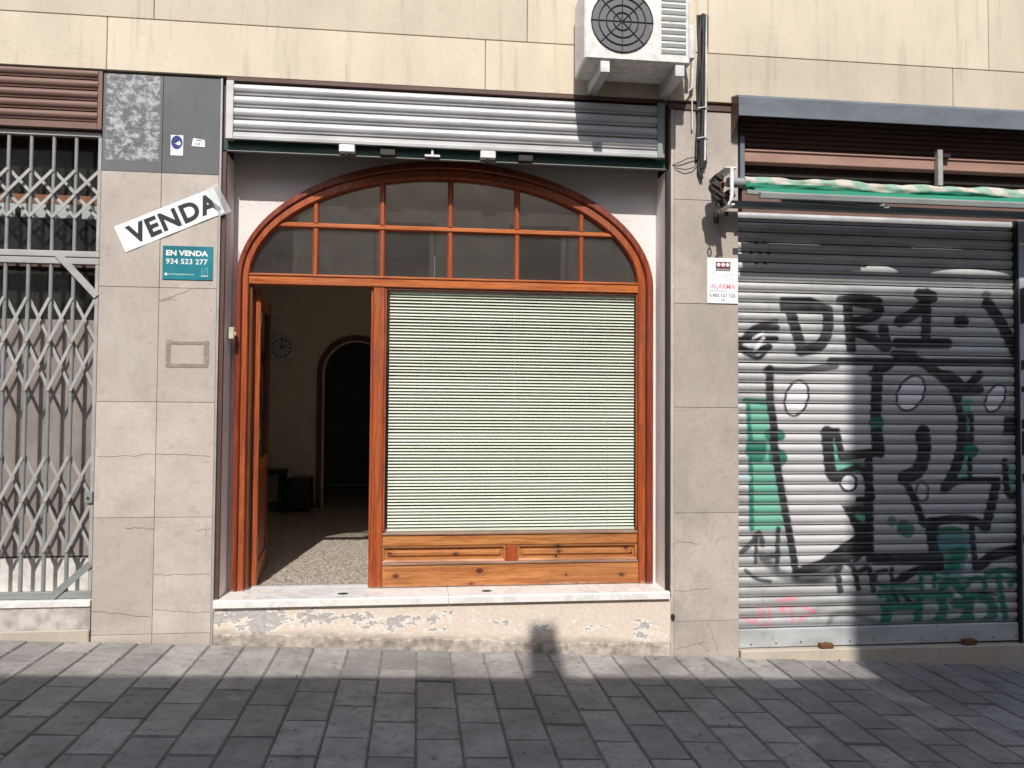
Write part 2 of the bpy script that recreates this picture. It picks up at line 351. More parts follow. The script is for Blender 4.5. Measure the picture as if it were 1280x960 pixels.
def link(name, me, parent, ow):
    o = bpy.data.objects.new(name, me); COL.objects.link(o); ow = Vector(ow)
    o.parent = parent; o.location = ow-base_of(parent) if parent else ow
    WL[o.name] = ow; return o
def tag(o, label=None, cat=None, group=None, kind=None):
    for k, v in (('label', label), ('category', cat), ('group', group), ('kind', kind)):
        if v: o[k] = v
    return o
def thing(name, loc, label, cat, group=None):
    o = bpy.data.objects.new(name, None); COL.objects.link(o); o.empty_display_size = .1
    o.location = (loc[0], loc[1], loc[2]+EYE); WL[o.name] = Vector(o.location); return tag(o, label, cat, group)
def copy_piece(src, parent, world, name=None):
    c = src.copy(); COL.objects.link(c); c.parent = parent; world = Vector(world)
    c.location = world-base_of(parent); WL[c.name] = world; return c
def box(name, x0, x1, y0, y1, z0, z1, mat, parent=None, bevel=0.0): return MB().box(x0, x1, y0, y1, z0, z1).build(name, mat, parent, bevel)
def text(name, s, x, z, w_, h, y, mat, parent, ang=0.0, bold=0.0, shear=0.0, spacing=1.0):
    """flat lettering fitted to a w_ by h box whose lower left corner is (x, z), facing the street"""
    cu = bpy.data.curves.new(name, 'FONT'); cu.body = s; cu.size = 1; cu.offset = bold; cu.shear = shear; cu.space_character = spacing; cu.resolution_u = 4
    ob = bpy.data.objects.new('tmp', cu); COL.objects.link(ob)
    dg = bpy.context.evaluated_depsgraph_get(); me = bpy.data.meshes.new_from_object(ob.evaluated_get(dg))
    bpy.data.objects.remove(ob); bpy.data.curves.remove(cu)
    co = np.array([v.co[:] for v in me.vertices]); lo = co.min(0); hi = co.max(0)
    ca, sa = math.cos(ang), math.sin(ang); pb = base_of(parent)
    for v, c in zip(me.vertices, co):
        a = (c[0]-lo[0])/(hi[0]-lo[0])*w_; b = (c[1]-lo[1])/(hi[1]-lo[1])*h
        v.co = (x+a*ca-b*sa-pb.x, y-pb.y, z+a*sa+b*ca+EYE-pb.z)
    me.name = name; me.materials.clear(); me.materials.append(M[mat])
    return link(name, me, parent, pb)

def ground(x): return -1.65-.052*x
SILL = -1.29

# ------------------------------------------------------------------ ground
def sheet(name, x0, x1, y0, y1, dz, mat):
    o = MB().add([(x0, y0, ground(x0)+dz), (x1, y0, ground(x1)+dz), (x1, y1, ground(x1)+dz), (x0, y1, ground(x0)+dz)], [(0, 1, 2, 3)]).build(name, mat)
    return tag(o, kind='structure')
sheet('ground', -200, 200, -200, 60, -.16, 'asphalt')
sheet('road', -40, 40, -5.1, -2.55, -.125, 'asphalt')
pave = sheet('pavement', -40, 40, -2.4, .3, -.012, 'paver_bed')
for y0, y1 in ((-2.55, -2.4), (-5.25, -5.1)):
    k = MB()
    for i in range(40):
        a = -20+i; b = a+.994
        k.add([(a,y0,ground(a)-.15),(b,y0,ground(b)-.15),(b,y1,ground(b)-.15),(a,y1,ground(a)-.15),(a,y0,ground(a)),(b,y0,ground(b)),(b,y1,ground(b)),(a,y1,ground(a))],
              [(0,3,2,1),(4,5,6,7),(0,1,5,4),(1,2,6,5),(2,3,7,6),(3,0,4,7)])
    tag(k.build('kerb', 'kerb_stone', bevel=.008), kind='structure')
sheet('opposite_pavement', -40, 40, -7.0, -5.25, -.004, 'paver_bed')
# pavers: strips at right angles to the wall, joints staggered from strip to strip
TW, TL = .2275, .43
tiles = []
for v in range(4):
    w0, l0 = TW/2-.004, TL/2-.004; q = random.uniform
    cor = [(-w0+q(0,.002), -l0+q(0,.002)), (w0-q(0,.002), -l0+q(0,.002)), (w0-q(0,.002), l0-q(0,.002)), (-w0+q(0,.002), l0-q(0,.002))]
    zt = [q(-.003, .002) for _ in range(4)]
    mb = MB().add([(a, b, -.03) for a, b in cor]+[(a, b, z) for (a, b), z in zip(cor, zt)], [(0,3,2,1),(4,5,6,7),(0,1,5,4),(1,2,6,5),(2,3,7,6),(3,0,4,7)])
    mb.v = [(a, b, z-.052*a-EYE) for a, b, z in mb.v]
    me = bpy.data.meshes.new('paver'); me.from_pydata([(a, b, z+EYE) for a, b, z in mb.v], [], mb.f)
    bm = bmesh.new(); bm.from_mesh(me); bmesh.ops.recalc_face_normals(bm, faces=bm.faces)
    bmesh.ops.bevel(bm, geom=[e for e in bm.edges if max(u.co.z for u in e.verts) > -.02 and min(u.co.z for u in e.verts) > -.02], offset=.006, segments=2, affect='EDGES'); bm.to_mesh(me); bm.free()
    me.materials.append(M['paver']); tiles.append(me)
for i in range(-14, 24):
    x = .235+TW*(i+.5)
    for j in range(6):
        y = -.005-TL*(j+.5)+(TL/2 if i % 2 else 0)
        if y > 0 or (j == 5 and i % 2 == 0 and y < -2.3): pass
        if j == 0 and i % 2:      # half paver against the wall
            continue
        link('paver', tiles[random.randrange(4)], pave, (x, y, ground(x)+EYE+random.uniform(-.003, .003)))
    if i % 2:
        c = link('paver', tiles[0], pave, (x, -.005-TL/4, ground(x)+EYE)); c.scale = (1, .5, 1)
        link('paver', tiles[1], pave, (x, -.005-TL*5.0, ground(x)+EYE))

simple('dry_leaf', (.13, .09, .055), .8, 0, .25)
mb = MB(); rl = random.Random(5)
for i in range(46):
    x, y, a, r = rl.uniform(-2.7, 4.4), -rl.random()**1.6*1.9-.02, rl.uniform(0, 6.28), rl.uniform(.006, .017); z = ground(x)+.003
    mb.add([(x+r*math.cos(a+q)*(1 if q in (0, 3.14) else .45), y+r*math.sin(a+q)*(1 if q in (0, 3.14) else .45), z+rl.uniform(0, .007)) for q in (0, 1.57, 3.14, 4.71)], [(0, 1, 2, 3)])
tag(mb.build('leaf_litter', 'dry_leaf'), kind='stuff')
# ------------------------------------------------------------------ stone pillars
def slab_pillar(p, cols, rows, y=0.0, mats=None):
    for ri, (z0, z1) in enumerate(zip(rows[:-1], rows[1:])):
        for ci, (x0, x1) in enumerate(zip(cols[:-1], cols[1:])):
            zb = z0 if z0 > -1.55 else min(ground(x0), ground(x1))-.02
            dy = random.uniform(-.0012, .0012)
            mat = mats(ri, ci) if mats else 'pillar_stone'
            MB().box(x0+.0013, x1-.0013, y+dy, y+.045, zb+.0013, z1-.0013).build('stone_slab', mat, p, bevel=.0015, origin=((x0+x1)/2, y, zb))
pl = thing('stone_pillar', (-1.74, .2, ground(-1.74)), 'wide stone clad pillar with grey painted top, left of the arched wooden shopfront', 'pillar')
slab_pillar(pl, [-2.123, -1.737, -1.362], [-1.6, -1.505, -.735, .035, .805, 1.584, 2.25], mats=lambda r, c: ('pasted_stone' if c == 0 else 'grey_painted_stone') if r == 5 else 'pillar_stone')
box('core', -2.118, -1.36, .046, .42, -1.9, 2.25, 'joint_dark', pl)
box('edge_strip', -1.3605, -1.347, -.004, .03, -1.62, 2.25, 'light_grey_paint', pl)
box('guide_channel', -1.3465, -1.3205, .022, .05, -1.289, 1.755, 'dark_brown_paint', pl)
pr_ = thing('stone_pillar', (2.07, .2, ground(2.07)), 'narrow stone clad pillar between arched shopfront and graffitied shutter', 'pillar')
slab_pillar(pr_, [1.835, 2.322], [-1.7, -1.508, -.735, .026, .78, 1.54, 2.2], mats=lambda r, c: 'pillar_stone_right')
box('core', 1.84, 2.318, .046, .42, -1.9, 2.25, 'joint_dark', pr_)
box('edge_strip', 1.812, 1.8335, -.003, .05, -1.78, 2.2, 'pillar_stone', pr_)
box('guide_channel', 1.785, 1.811, .02, .05, -1.289, 1.755, 'black_iron', pr_)
box('cap_strip', 1.79, 2.33, -.012, .05, 2.202, 2.24, 'dark_brown_paint', pr_)
MB().disc(1.825, -1.47, .014, .02, -.02, .0).build('bolt', 'black_iron', pr_)
def crack(p, x0, z0, x1, z1, w_=.0011, y=-.0022):
    mb = MB(); n = 9; pv = (x0, z0)
    for i in range(1, n+1):
        q = (x0+(x1-x0)*i/n, z0+(z1-z0)*i/n+(random.uniform(-.008, .008) if i < n else 0)); mb.obox(pv, q, w_*random.uniform(.5, 1.2), y, y+.002); pv = q
    mb.build('crack', 'crack_dark', p)
simple('crack_dark', (.20, .165, .14), .9)
for c_ in ((-1.92, -.80, -1.74, -.805), (-1.73, -1.11, -1.37, -1.12), (-2.12, -1.345, -1.75, -1.39), (-1.73, -1.34, -1.37, -1.37), (-2.11, -.33, -1.74, -.315), (-1.735, -.31, -1.38, -.33), (-1.46, -.82, -1.37, -.81), (-1.40, -.78, -1.405, -.87), (-1.72, .72, -1.53, .80), (-1.74, .715, -1.62, .73)): crack(pl, *c_)
for c_ in ((1.86, -.94, 2.02, -.955), (2.14, -.96, 2.17, -.92), (1.84, .0, 2.04, .02), (2.09, -1.52, 2.17, -1.75), (1.85, -1.70, 2.07, -1.66), (1.84, -1.29, 2.1, -1.28), (2.02, -1.66, 2.1, -1.72)): crack(pr_, *c_)
# paste traces left by removed notices on the left pillar
pt = thing('paste_trace', (-1.52, 0, .3), 'square outline of dried paste left by a removed notice on the left pillar', 'paste mark')
for x0, x1, z0, z1 in ((-1.685, -1.41, .27, .295), (-1.685, -1.655, .295, .455), (-1.44, -1.405, .295, .45), (-1.655, -1.44, .425, .445)):
    box('paste_strip', x0, x1, -.0035, -.002, z0, z1, 'paste_trace', pt)

# ------------------------------------------------------------------ recess walls round the arch
CX, AZ = .2325, .92
def arch(a, b, n=64, k=2.0, cx=CX):
    o = []
    for i in range(n+1):
        t_ = math.pi*(1-i/n); c, s_ = math.cos(t_), math.sin(t_)
        o.append((cx+a*math.copysign(abs(c)**(2/k), c), AZ+b*abs(s_)**(2/k)))
    return o
OA, OB, IA, IB = 1.522, .90, 1.424, .775
rw = thing('recess_wall', (.23, .4, SILL), 'white roughcast wall of the recess above and beside the wooden arch', 'wall')
mb = MB(); pts = arch(OA-.03, OB-.03, 80)
XL, XR, ZT = -1.335, 1.80, 1.86
ring_in = [(CX-OA+.03, SILL-.05)] + pts + [(CX+OA-.03, SILL-.05)]
ring_out = [(XL, SILL-.05)]
for i, (x, z) in enumerate(pts):
    f = i/(len(pts)-1)
    if f < .25: ring_out.append((XL, AZ+(ZT-AZ)*f/.25))
    elif f <= .75: ring_out.append((XL+(XR-XL)*(f-.25)/.5, ZT))
    else: ring_out.append((XR, AZ+(ZT-AZ)*(1-f)/.25))
ring_out.append((XR, SILL-.05))
n = len(ring_in); Y0, Y1 = .29, .40
vs_ = [(x, Y0, z) for x, z in ring_in]+[(x, Y0, z) for x, z in ring_out]+[(x, Y1, z) for x, z in ring_in]+[(x, Y1, z) for x, z in ring_out]
fs_ = []
for i in range(n-1):
    fs_ += [(i, i+1, n+i+1, n+i), (2*n+i+1, 2*n+i, 3*n+i, 3*n+i+1), (i+1, i, 2*n+i, 2*n+i+1)]
mb.add(vs_, fs_); mb.build('roughcast_wall', 'roughcast', rw)
MB().box(-1.345, -1.322, .0505, .288, -1.289, 1.755).build('reveal', 'reveal_plaster', rw)
MB().box(1.787, 1.811, .0505, .288, -1.289, 1.755).build('reveal', 'reveal_plaster', rw)
box('lintel', -1.345, 1.81, .405, .55, 1.45+.35, 2.6, 'reveal_plaster', rw)

# ------------------------------------------------------------------ marble sill and step
st = thing('step_wall', (.23, .1, ground(.23)), 'low step with peeling cream plaster under the marble sill', 'step')
mb = MB(); nx = 24
for i in range(nx):
    a = -1.345+3.157*i/nx; b = -1.345+3.157*(i+1)/nx
    mb.add([(a, .004, ground(a)-.03), (b, .004, ground(b)-.03), (b, .004, -1.342), (a, .004, -1.342), (a, .3, -1.342), (b, .3, -1.342)], [(0, 1, 2, 3), (3, 2, 5, 4)])
mb.build('plaster_face', 'peeling_plaster', st)
mb = MB()
prof = [(.003, .0), (-.012, -.005), (-.03, -.10)]
for i in range(60):
    a = -1.34+3.145*i/60; b = -1.34+3.145*(i+1)/60
    za, zb = [ground(q)+.075+.01*math.sin(q*5.1)+.007*math.sin(q*17) for q in (a, b)]
    mb.add([(a, .003, za), (b, .003, zb), (b, -.014, zb-.012), (a, -.014, za-.012), (b, -.02, ground(b)-.02), (a, -.02, ground(a)-.02)], [(0, 1, 2, 3), (3, 2, 4, 5)])
simple('cement_skirt', (.37, .325, .28), .9, 0, .25, 22, .6)
mb.build('cement_skirt', 'cement_skirt', st)
si = thing('marble_sill', (.23, .1, SILL), 'white marble door sill of two slabs under the wooden shopfront', 'door sill')
for x0, x1 in ((-1.343, .224), (.2265, 1.80)):
    MB().xprof([(-.022, SILL-.05), (-.022, SILL-.008), (-.014, SILL), (.37, SILL), (.37, SILL-.05)], x0, x1).build('marble_slab', 'marble', si, bevel=0)
for x in (-.505, .50):
    mb = MB(); N_ = 20
    top = [(x+.036*math.cos(6.2832*i/N_), .115+.026*math.sin(6.2832*i/N_)) for i in range(N_)]
    inn = [(x+.027*math.cos(6.2832*i/N_), .115+.018*math.sin(6.2832*i/N_)) for i in range(N_)]
    mb.add([(a, b, SILL+.003) for a, b in top]+[(a, b, SILL+.003) for a, b in inn]+[(a, b, SILL+.0012) for a, b in inn],
           [(i, (i+1) % N_, N_+(i+1) % N_, N_+i) for i in range(N_)]+[(N_+i, N_+(i+1) % N_, 2*N_+(i+1) % N_, 2*N_+i) for i in range(N_)]+[tuple(2*N_+i for i in range(N_))])
    mb.add([(a, b, SILL-.001) for a, b in top]+[(a, b, SILL+.003) for a, b in top], [(i, (i+1) % N_, N_+(i+1) % N_, N_+i) for i in range(N_)])
    mb.build('bolt_socket', 'cast_iron', si)

# ------------------------------------------------------------------ wooden arched shopfront
sf = thing('arched_shopfront', (.23, .3, SILL), 'red brown wooden shopfront with fanlight arch, open door and large window', 'shopfront')
N_ = 72
def sweep(name, t0, t1, prof, mat):
    """moulding between the outer and the inner line of the arch frame, legs included; prof = (across 0..1, depth)"""
    O = [(CX-OA, SILL)]+arch(OA, OB, N_)+[(CX+OA, SILL)]; I = [(.219-IA, SILL)]+arch(IA, IB, N_, 2.0, .219)+[(.219+IA, SILL)]
    # legs split for even faces
    vs = []; fs = []; m = len(prof)
    for (ox, oz), (ix, iz) in zip(O, I):
        for t_, y in prof:
            vs.append((ox+(ix-ox)*t_, y, oz+(iz-oz)*t_))
    for i in range(len(O)-1):
        for j in range(m):
            a = i*m+j; b = i*m+(j+1) % m; fs.append((a, b, b+m, a+m))
    fs += [tuple(range(m)), tuple((len(O)-1)*m+j for j in range(m))]
    return MB().add(vs, fs).build(name, mat, sf, smooth=True)
sweep('outer_moulding', 0, .5, [(0, .345), (0, .243), (.05, .236), (.36, .236), (.42, .242), (.46, .256), (.46, .345)], 'shaded_wood_upright')
sweep('inner_moulding', .5, 1, [(.462, .345), (.462, .264), (.52, .252), (.90, .252), (.96, .258), (1.0, .274), (1.0, .345)], 'red_wood_upright')
XI0, XI1 = .219-IA, .219+IA
def zin(x, inset=0.0):
    u = (x-.219)/(IA+inset)
    return AZ+(IB+inset)*math.sqrt(max(0, 1-u*u))
# transom rail with small weathering lip
MB().xprof([(.345, .885), (.262, .885), (.256, .89), (.256, .945), (.247, .95), (.247, .957), (.27, .966), (.345, .966)], XI0+.001, XI1-.001).build('transom_rail', 'red_wood_rail', sf)
def post(name, x0, x1, z0, z1, y0, y1, mat, bev=.006): return box(name, x0, x1, y0, y1, z0, z1, mat, sf, bev)
post('mullion', -.328, -.246, SILL+.001, .884, .262, .345, 'red_wood_upright')
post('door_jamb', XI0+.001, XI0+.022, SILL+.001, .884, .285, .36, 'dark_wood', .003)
post('door_jamb', -.345, -.3285, SILL+.001, .884, .29, .36, 'red_wood_upright', .003)
# window frame, panels and boards
post('sash_rail', -.2455, XI1-.001, -.992, -.915, .268, .345, 'pine_board')
MB().xprof([(.34, -.9145), (.268, -.9145), (.258, -.91), (.258, -.903), (.275, -.897), (.34, -.888)], -.2455, XI1-.0015).build('window_sill', 'weathered_wood', sf)
post('panel_stile', .652, .738, -1.118, -.993, .27, .345, 'red_wood_upright', .004)
post('bottom_board', -.2455, XI1+.012, -1.287, -1.127, .262, .345, 'pine_board', .007)
MB().xprof([(.345, -1.1265), (.256, -1.1265), (.252, -1.122), (.252, -1.117), (.278, -1.108), (.345, -1.108)], -.2452, XI1-.002).build('drip_rail', 'weathered_wood', sf)
for x0, x1 in ((-.244, .6505), (.7395, XI1-.003)):
    z0, z1 = -1.107, -.9935
    mb = MB(); m1, m2 = .014, .032
    ra = [(x0, z0), (x1, z0), (x1, z1), (x0, z1)]
    def ins(d): return [(x0+d, z0+d), (x1-d, z0+d), (x1-d, z1-d), (x0+d, z1-d)]
    loops = [(ins(0), .275), (ins(m1), .282), (ins(m1+.003), .298), (ins(m2), .298), (ins(m2+.012), .285), (ins(m2+.016), .284)]
    vs = []; fs = []
    for L, y in loops: vs += [(x, y, z) for x, z in L]
    for i in range(len(loops)-1):
        for j in range(4): fs.append((i*4+j, i*4+(j+1) % 4, (i+1)*4+(j+1) % 4, (i+1)*4+j))
    k = (len(loops)-1)*4; fs.append((k, k+1, k+2, k+3)); mb.add(vs, fs).build('raised_panel', 'pine_board', sf)
for x in (-.2445, XI1-.014):
    post('glazing_bead', x, x+.0125, -.886, .884, .27, .2825, 'red_wood_upright', .002)
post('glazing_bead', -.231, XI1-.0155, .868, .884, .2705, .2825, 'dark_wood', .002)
# fanlight bars and panes
VX = [-.7475, -.2715, .2255, .7215, 1.209]; HZ = 1.322; BW = .021
def bar_profile_v(x, z0, z1):
    mb = MB(); p = [(x-BW, .325), (x-BW, .288), (x-BW*.45, .272), (x+BW*.45, .272), (x+BW, .288), (x+BW, .325)]
    n = len(p); mb.add([(a, y, z0) for a, y in p]+[(a, y, z1) for a, y in p], [tuple(range(n)), tuple(range(2*n-1, n-1, -1))]+[(i, (i+1) % n, n+(i+1) % n, n+i) for i in range(n)])
    return mb.build('muntin', 'red_wood_upright', sf)
for x in VX:
    bar_profile_v(x, .9665, HZ-BW); bar_profile_v(x, HZ+BW, zin(x)+.02)
hx = IA*math.sqrt(1-((HZ-AZ)/IB)**2)
MB().xprof([(.325, HZ-BW), (.286, HZ-BW), (.2705, HZ-BW*.45), (.2705, HZ+BW*.45), (.286, HZ+BW), (.325, HZ+BW)], .219-hx-.02, .219+hx+.02).build('muntin', 'red_wood_rail', sf)
edges = [XI0] + VX + [XI1]
for a, b in zip(edges[:-1], edges[1:]):
    for row in (0, 1):
        lo = .955 if row == 0 else HZ
        x0, x1 = max(a, .219-IA-.008), min(b, .219+IA+.008)
        xs = [x0+(x1-x0)*i/14 for i in range(15)]
        top = [(x, min(zin(x, .01), HZ) if row == 0 else zin(x, .01)) for x in xs]
        top = [(x, z) for x, z in top if z > lo+.002]
        if len(top) < 2: continue
        poly = [(top[0][0], lo)]+top+[(top[-1][0], lo)]
        MB().prism([(x, z) for x, z in poly], .302, .307).build('pane', 'fan_glass', sf)
box('pane', -.24, XI1-.006, .283, .287, -.895, .8795, 'clear_glass', sf)
# threshold strip under the door
box('threshold_strip', XI0+.024, -.347, .3715, .385, SILL-.02, SILL+.012, 'aluminium', sf)

# open door leaf (hinged on the left, swung inwards)
dr = bpy.data.objects.new('door', None); COL.objects.link(dr); dr.parent = sf
hinge = Vector((-1.186, .372, SILL)); dr.location = hinge+Vector((0, 0, EYE))-base_of(sf); WL[dr.name] = hinge+Vector((0, 0, EYE))
dr.rotation_euler.z = rad(95.5)
def dpart(name, mat, *boxes, bevel=.004):
    mb = MB()
    for b in boxes: mb.box(*b)
    # local door space: x along the leaf, y its thickness, z up from the sill
    mb.v = [(x+hinge.x, y+hinge.y, z+hinge.z) for x, y, z in mb.v]
    return mb.build(name, mat, dr, bevel)
DW, DH = .855, 2.155
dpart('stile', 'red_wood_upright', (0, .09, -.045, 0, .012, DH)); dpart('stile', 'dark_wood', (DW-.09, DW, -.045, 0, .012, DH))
dpart('rail', 'red_wood_rail', (.0905, DW-.0905, -.043, -.002, DH-.1, DH-.001)); dpart('rail', 'red_wood_rail', (.0905, DW-.0905, -.043, -.002, .82, .92))
dpart('rail', 'red_wood_rail', (.0905, DW-.0905, -.043, -.002, .013, .16))
dpart('panel', 'red_wood_upright', (.0905, DW-.0905, -.032, -.012, .1605, .8195)); dpart('pane', 'street_glass', (.0905, DW-.0905, -.024, -.018, .9205, DH-.1005), bevel=0)
for zz in (.25, 1.05, 1.88): dpart('hinge', 'brass', (-.009, .012, -.052, -.0455, zz, zz+.1))
dpart('handle', 'brass', (DW-.055, DW-.035, -.075, .03, .985, 1.0), (DW-.13, DW-.035, -.085, -.0755, .983, 1.002), (DW-.13, DW-.035, .0305, .04, .983, 1.002))
dpart('escutcheon', 'brass', (DW-.062, DW-.028, -.05, -.0455, .9, 1.06))

# ------------------------------------------------------------------ venetian blind
vb = thing('venetian_blind', (.71, .315, .86), 'pale green white venetian blind lowered behind the shop window', 'blind')
BX0, BX1 = -.215, 1.628
box('headrail', BX0, BX1, .297, .332, .846, .876, 'slat_white', vb, .003)
PITCH_S = .0231; ns = 74
prof = []
ta = rad(33)
top, bot = [], []
for i in range(5):
    s_ = (i/4-.5)*.0226; cv = .0022*(1-(2*i/4-1)**2)
    y = s_*math.cos(ta) - cv*math.sin(ta); z = s_*math.sin(ta)+cv*math.cos(ta)
    top.append((y, z)); bot.append((y+.0004, z-.0006))
slat = None
for i in range(ns):
    z = .833-PITCH_S*i
    if slat is None:
        slat = MB().xprof([(y+.315, q+z) for y, q in top+bot[::-1]], BX0+.004, BX1-.004, 1).build('slat', 'slat_white', vb, smooth=False, origin=((BX0+BX1)/2, .315, z))
    else:
        c = copy_piece(slat, vb, ((BX0+BX1)/2, .315+random.uniform(-.0008, .0008), z+EYE))
        c.rotation_euler = (rad(random.gauss(0, 3.0)), rad(random.gauss(0, .05)), 0)
zb = .833-PITCH_S*ns-.002
box('bottom_rail', BX0, BX1, .303, .328, zb-.012, zb+.006, 'slat_white', vb, .002)
for x in (.03, .71, 1.42):
    MB().tube([(x, .3025, .845), (x, .3025, zb)], .0011, 5).build('ladder_cord', 'cord', vb)
    MB().tube([(x+.006, .3275, .845), (x+.006, .3275, zb)], .0011, 5).build('ladder_cord', 'cord', vb)

# ------------------------------------------------------------------ raised roller shutter above the arch
rs = thing('roller_shutter', (.23, .1, 1.83), 'white slatted metal shutter box raised above the wooden arch', 'shutter')
def slat_profile(z0, z1, y, d=.010, gr=.075):
    h = z1-z0
    p = [(y+.024, z0), (y+.024, z0+h*gr), (y+.003, z0+h*(gr+.005)), (y+.001, z0+h*.27), (y-.001, z0+h*.30)]
    for i in range(7):
        a = i/6; p.append((y-.001-d*math.sin(math.pi*(.06+.86*a))**.9, z0+h*(.32+.63*a)))
    p += [(y+.004, z0+h*.97), (y+.024, z1)]
    return p
BY = -.012
for i in range(4):
    z0 = 1.886+.0825*i
    MB().xprof(slat_profile(z0, z0+.0825, BY, .013, .14)+[(BY+.03, z0+.0825), (BY+.03, z0)], -1.268, 1.702).build('slat', 'white_shutter', rs, smooth=True, origin=(.23, BY, z0))
MB().xprof([(.0, 1.831), (-.03, 1.831), (-.032, 1.85), (-.026, 1.858), (-.026, 1.876), (-.012, 1.884), (.0, 1.884)], -1.268, 1.702).build('bottom_bar', 'white_shutter', rs, bevel=.0)
box('side_frame', -1.318, -1.2685, -.034, .03, 1.828, 2.23, 'white_shutter', rs, .003)
box('side_frame', 1.7025, 1.755, -.034, .03, 1.828, 2.23, 'grey_paint', rs, .003)  # shade on this end of the frame is put into its grey
box('top_frame', -1.318, 1.755, -.02, .03, 2.2315, 2.262, 'dark_brown_paint', rs, .003)
box('green_band', -1.346, 1.78, .031, .05, 1.768, 1.8465, 'dark_green_paint', rs)
MB().xprof([(.016, 1.7605), (.05, 1.7605), (.05, 1.7675), (.024, 1.7675), (.016, 1.764)], -1.318, 1.784).build('angle_iron', 'grey_paint', rs)
box('back_plate', -1.346, 1.78, .031, .04, 1.847, 2.26, 'dark_brown_paint', rs)
for x in (-.56, .42): box('lock_box', x, x+.108, -.03, .0305, 1.772, 1.8285, 'white_plastic', rs, .006); box('lock_bolt', x+.045, x+.06, -.02, .02, 1.748, 1.7718, 'black_iron', rs, .003)
for x in (-.28, .69): box('lock_box', x, x+.105, -.02, .0305, 1.765, 1.81, 'black_iron', rs, .004)
MB().box(.03, .135, -.012, .0305, 1.772, 1.786).box(.075, .09, -.01, .012, 1.7865, 1.8265).build('latch', 'galvanised', rs)

# ------------------------------------------------------------------ upper wall
uw = thing('upper_wall', (0, .1, 2.25), 'cream rendered upper wall over the shop fronts', 'wall')
def wall_block(x0, x1, z0, z1, y0=-.03): box('render_panel', x0, x1, y0, .4, z0, z1, 'cream_render', uw, .004)
xs_ = [-9, -6.2, -3.6, -2.1, .45, 1.79, 4.02, 6.2, 9]
for a, b in zip(xs_[:-1], xs_[1:]): wall_block(a+.002, b-.002, 2.262, 2.62, -.02); wall_block(a+.3, b+.296 if b < 9 else b, 2.624, 3.9, -.02)
box('cornice', -9, 9, -.06, .4, 3.905, 4.0, 'cream_render', uw)
box('render_panel', -9, 9, .0, .4, 4.002, 6.0, 'cream_render', uw)
lw = thing('side_wall', (-7, .2, ground(-7)), 'cream wall beyond the left gate', 'wall'); box('wall_face', -9, -4.6, 0, .4, -1.6, 2.26, 'cream_render', lw)
lw = thing('side_wall', (7, .2, ground(7)), 'cream wall beyond the graffitied shutter', 'wall'); box('wall_face', 6.4, 9, 0, .4, -2.3, 2.26, 'cream_render', lw)

# air conditioner hung on the wall above (throws the square shadow on the raised shutter)
ac = thing('air_conditioner', (1.48, -.3, 2.33), 'white outdoor air conditioner unit on wall brackets above the shutter', 'air conditioner')
box('case', 1.075, 1.80, -.45, -.1, 2.335, 2.86, 'ac_white', ac, .012)
for i in range(9): box('louvre', 1.60, 1.77, -.4545, -.4505, 2.40+.045*i, 2.425+.045*i, 'grey_paint', ac)
mb = MB()
for rr in (.06, .11, .16, .21): mb.tube([(1.33+rr*math.cos(6.2832*i/28), -.456, 2.6+rr*math.sin(6.2832*i/28)) for i in range(29)], .004, 6)
for i in range(8): mb.tube([(1.33, -.456, 2.6), (1.33+.215*math.cos(i*.785), -.456, 2.6+.215*math.sin(i*.785))], .003, 5)
mb.build('fan_grille', 'black_iron', ac)
MB().disc(1.33, 2.6, .205, .205, -.4525, -.4505, 28).build('fan_opening', 'ink_grey', ac)
for x in (1.185, 1.70): MB().box(x, x+.065, -.44, -.0555, 2.255, 2.333).box(x, x+.06, -.055, -.0205, 2.27, 2.8).build('bracket', 'galvanised', ac, .003)
MB().box(1.803, 1.87, -.35, -.12, 2.42, 2.66).build('valve_cover', 'ac_white', ac, .01)
MB().tube([(1.84, -.2, 2.43), (1.86, -.2, 2.33), (1.9, -.08, 2.3), (1.95, -.06, 2.34), (1.97, -.05, 2.7)], .014, 8).build('pipe', 'white_cable', ac)

# ------------------------------------------------------------------ cables on the right pillar
cb = thing('cable_bundle', (2.02, -.03, 1.75), 'black cable bundle with white pipe running down the top of the narrow pillar', 'cables')
for i, (dx, dy, zb_, r) in enumerate(((-.004, -.02, 1.74, .016), (.02, -.03, 1.78, .019), (.037, -.02, 1.80, .014), (.008, -.044, 1.76, .012), (-.02, -.02, 1.83, .011))):
    MB().tube([(2.022+dx+.006*math.sin(q*1.7+i)+.012*(q/8), dy, zb_+(2.9-zb_)*q/8) for q in range(9)], r, 8).build('cable', 'black_cable', cb, smooth=True)
MB().tube([(2.052, -.045, 1.82), (2.056, -.046, 2.1), (2.062, -.044, 2.4), (2.064, -.04, 2.9)], .0085, 8).build('pipe', 'white_cable', cb, smooth=True)
for z in (1.98, 2.2): MB().tube([(2.0, 0, z), (1.998, -.05, z), (2.04, -.062, z+.004), (2.075, -.05, z), (2.075, 0, z)], .005, 6).build('clip', 'galvanised', cb)
MB().tube([(2.018, -.02, 1.74), (2.03, -.025, 1.71), (2.035, -.03, 1.69)], [.016, .017, .012], 8).build('cable_end', 'black_cable', cb, smooth=True)
lp = [(2.0, -.02, 1.85), (1.93, -.028, 1.835), (1.87, -.02, 1.805), (1.825, -.006, 1.79), (1.85, -.014, 1.765), (1.91, -.026, 1.752), (1.97, -.026, 1.77), (2.01, -.02, 1.81)]
MB().tube(lp, .0035, 6).build('loose_wire', 'black_cable', cb, smooth=True)
MB().tube([(1.965, -.02, 2.4), (1.965, -.022, 2.05)], .006, 6).build('wire', 'white_cable', cb)

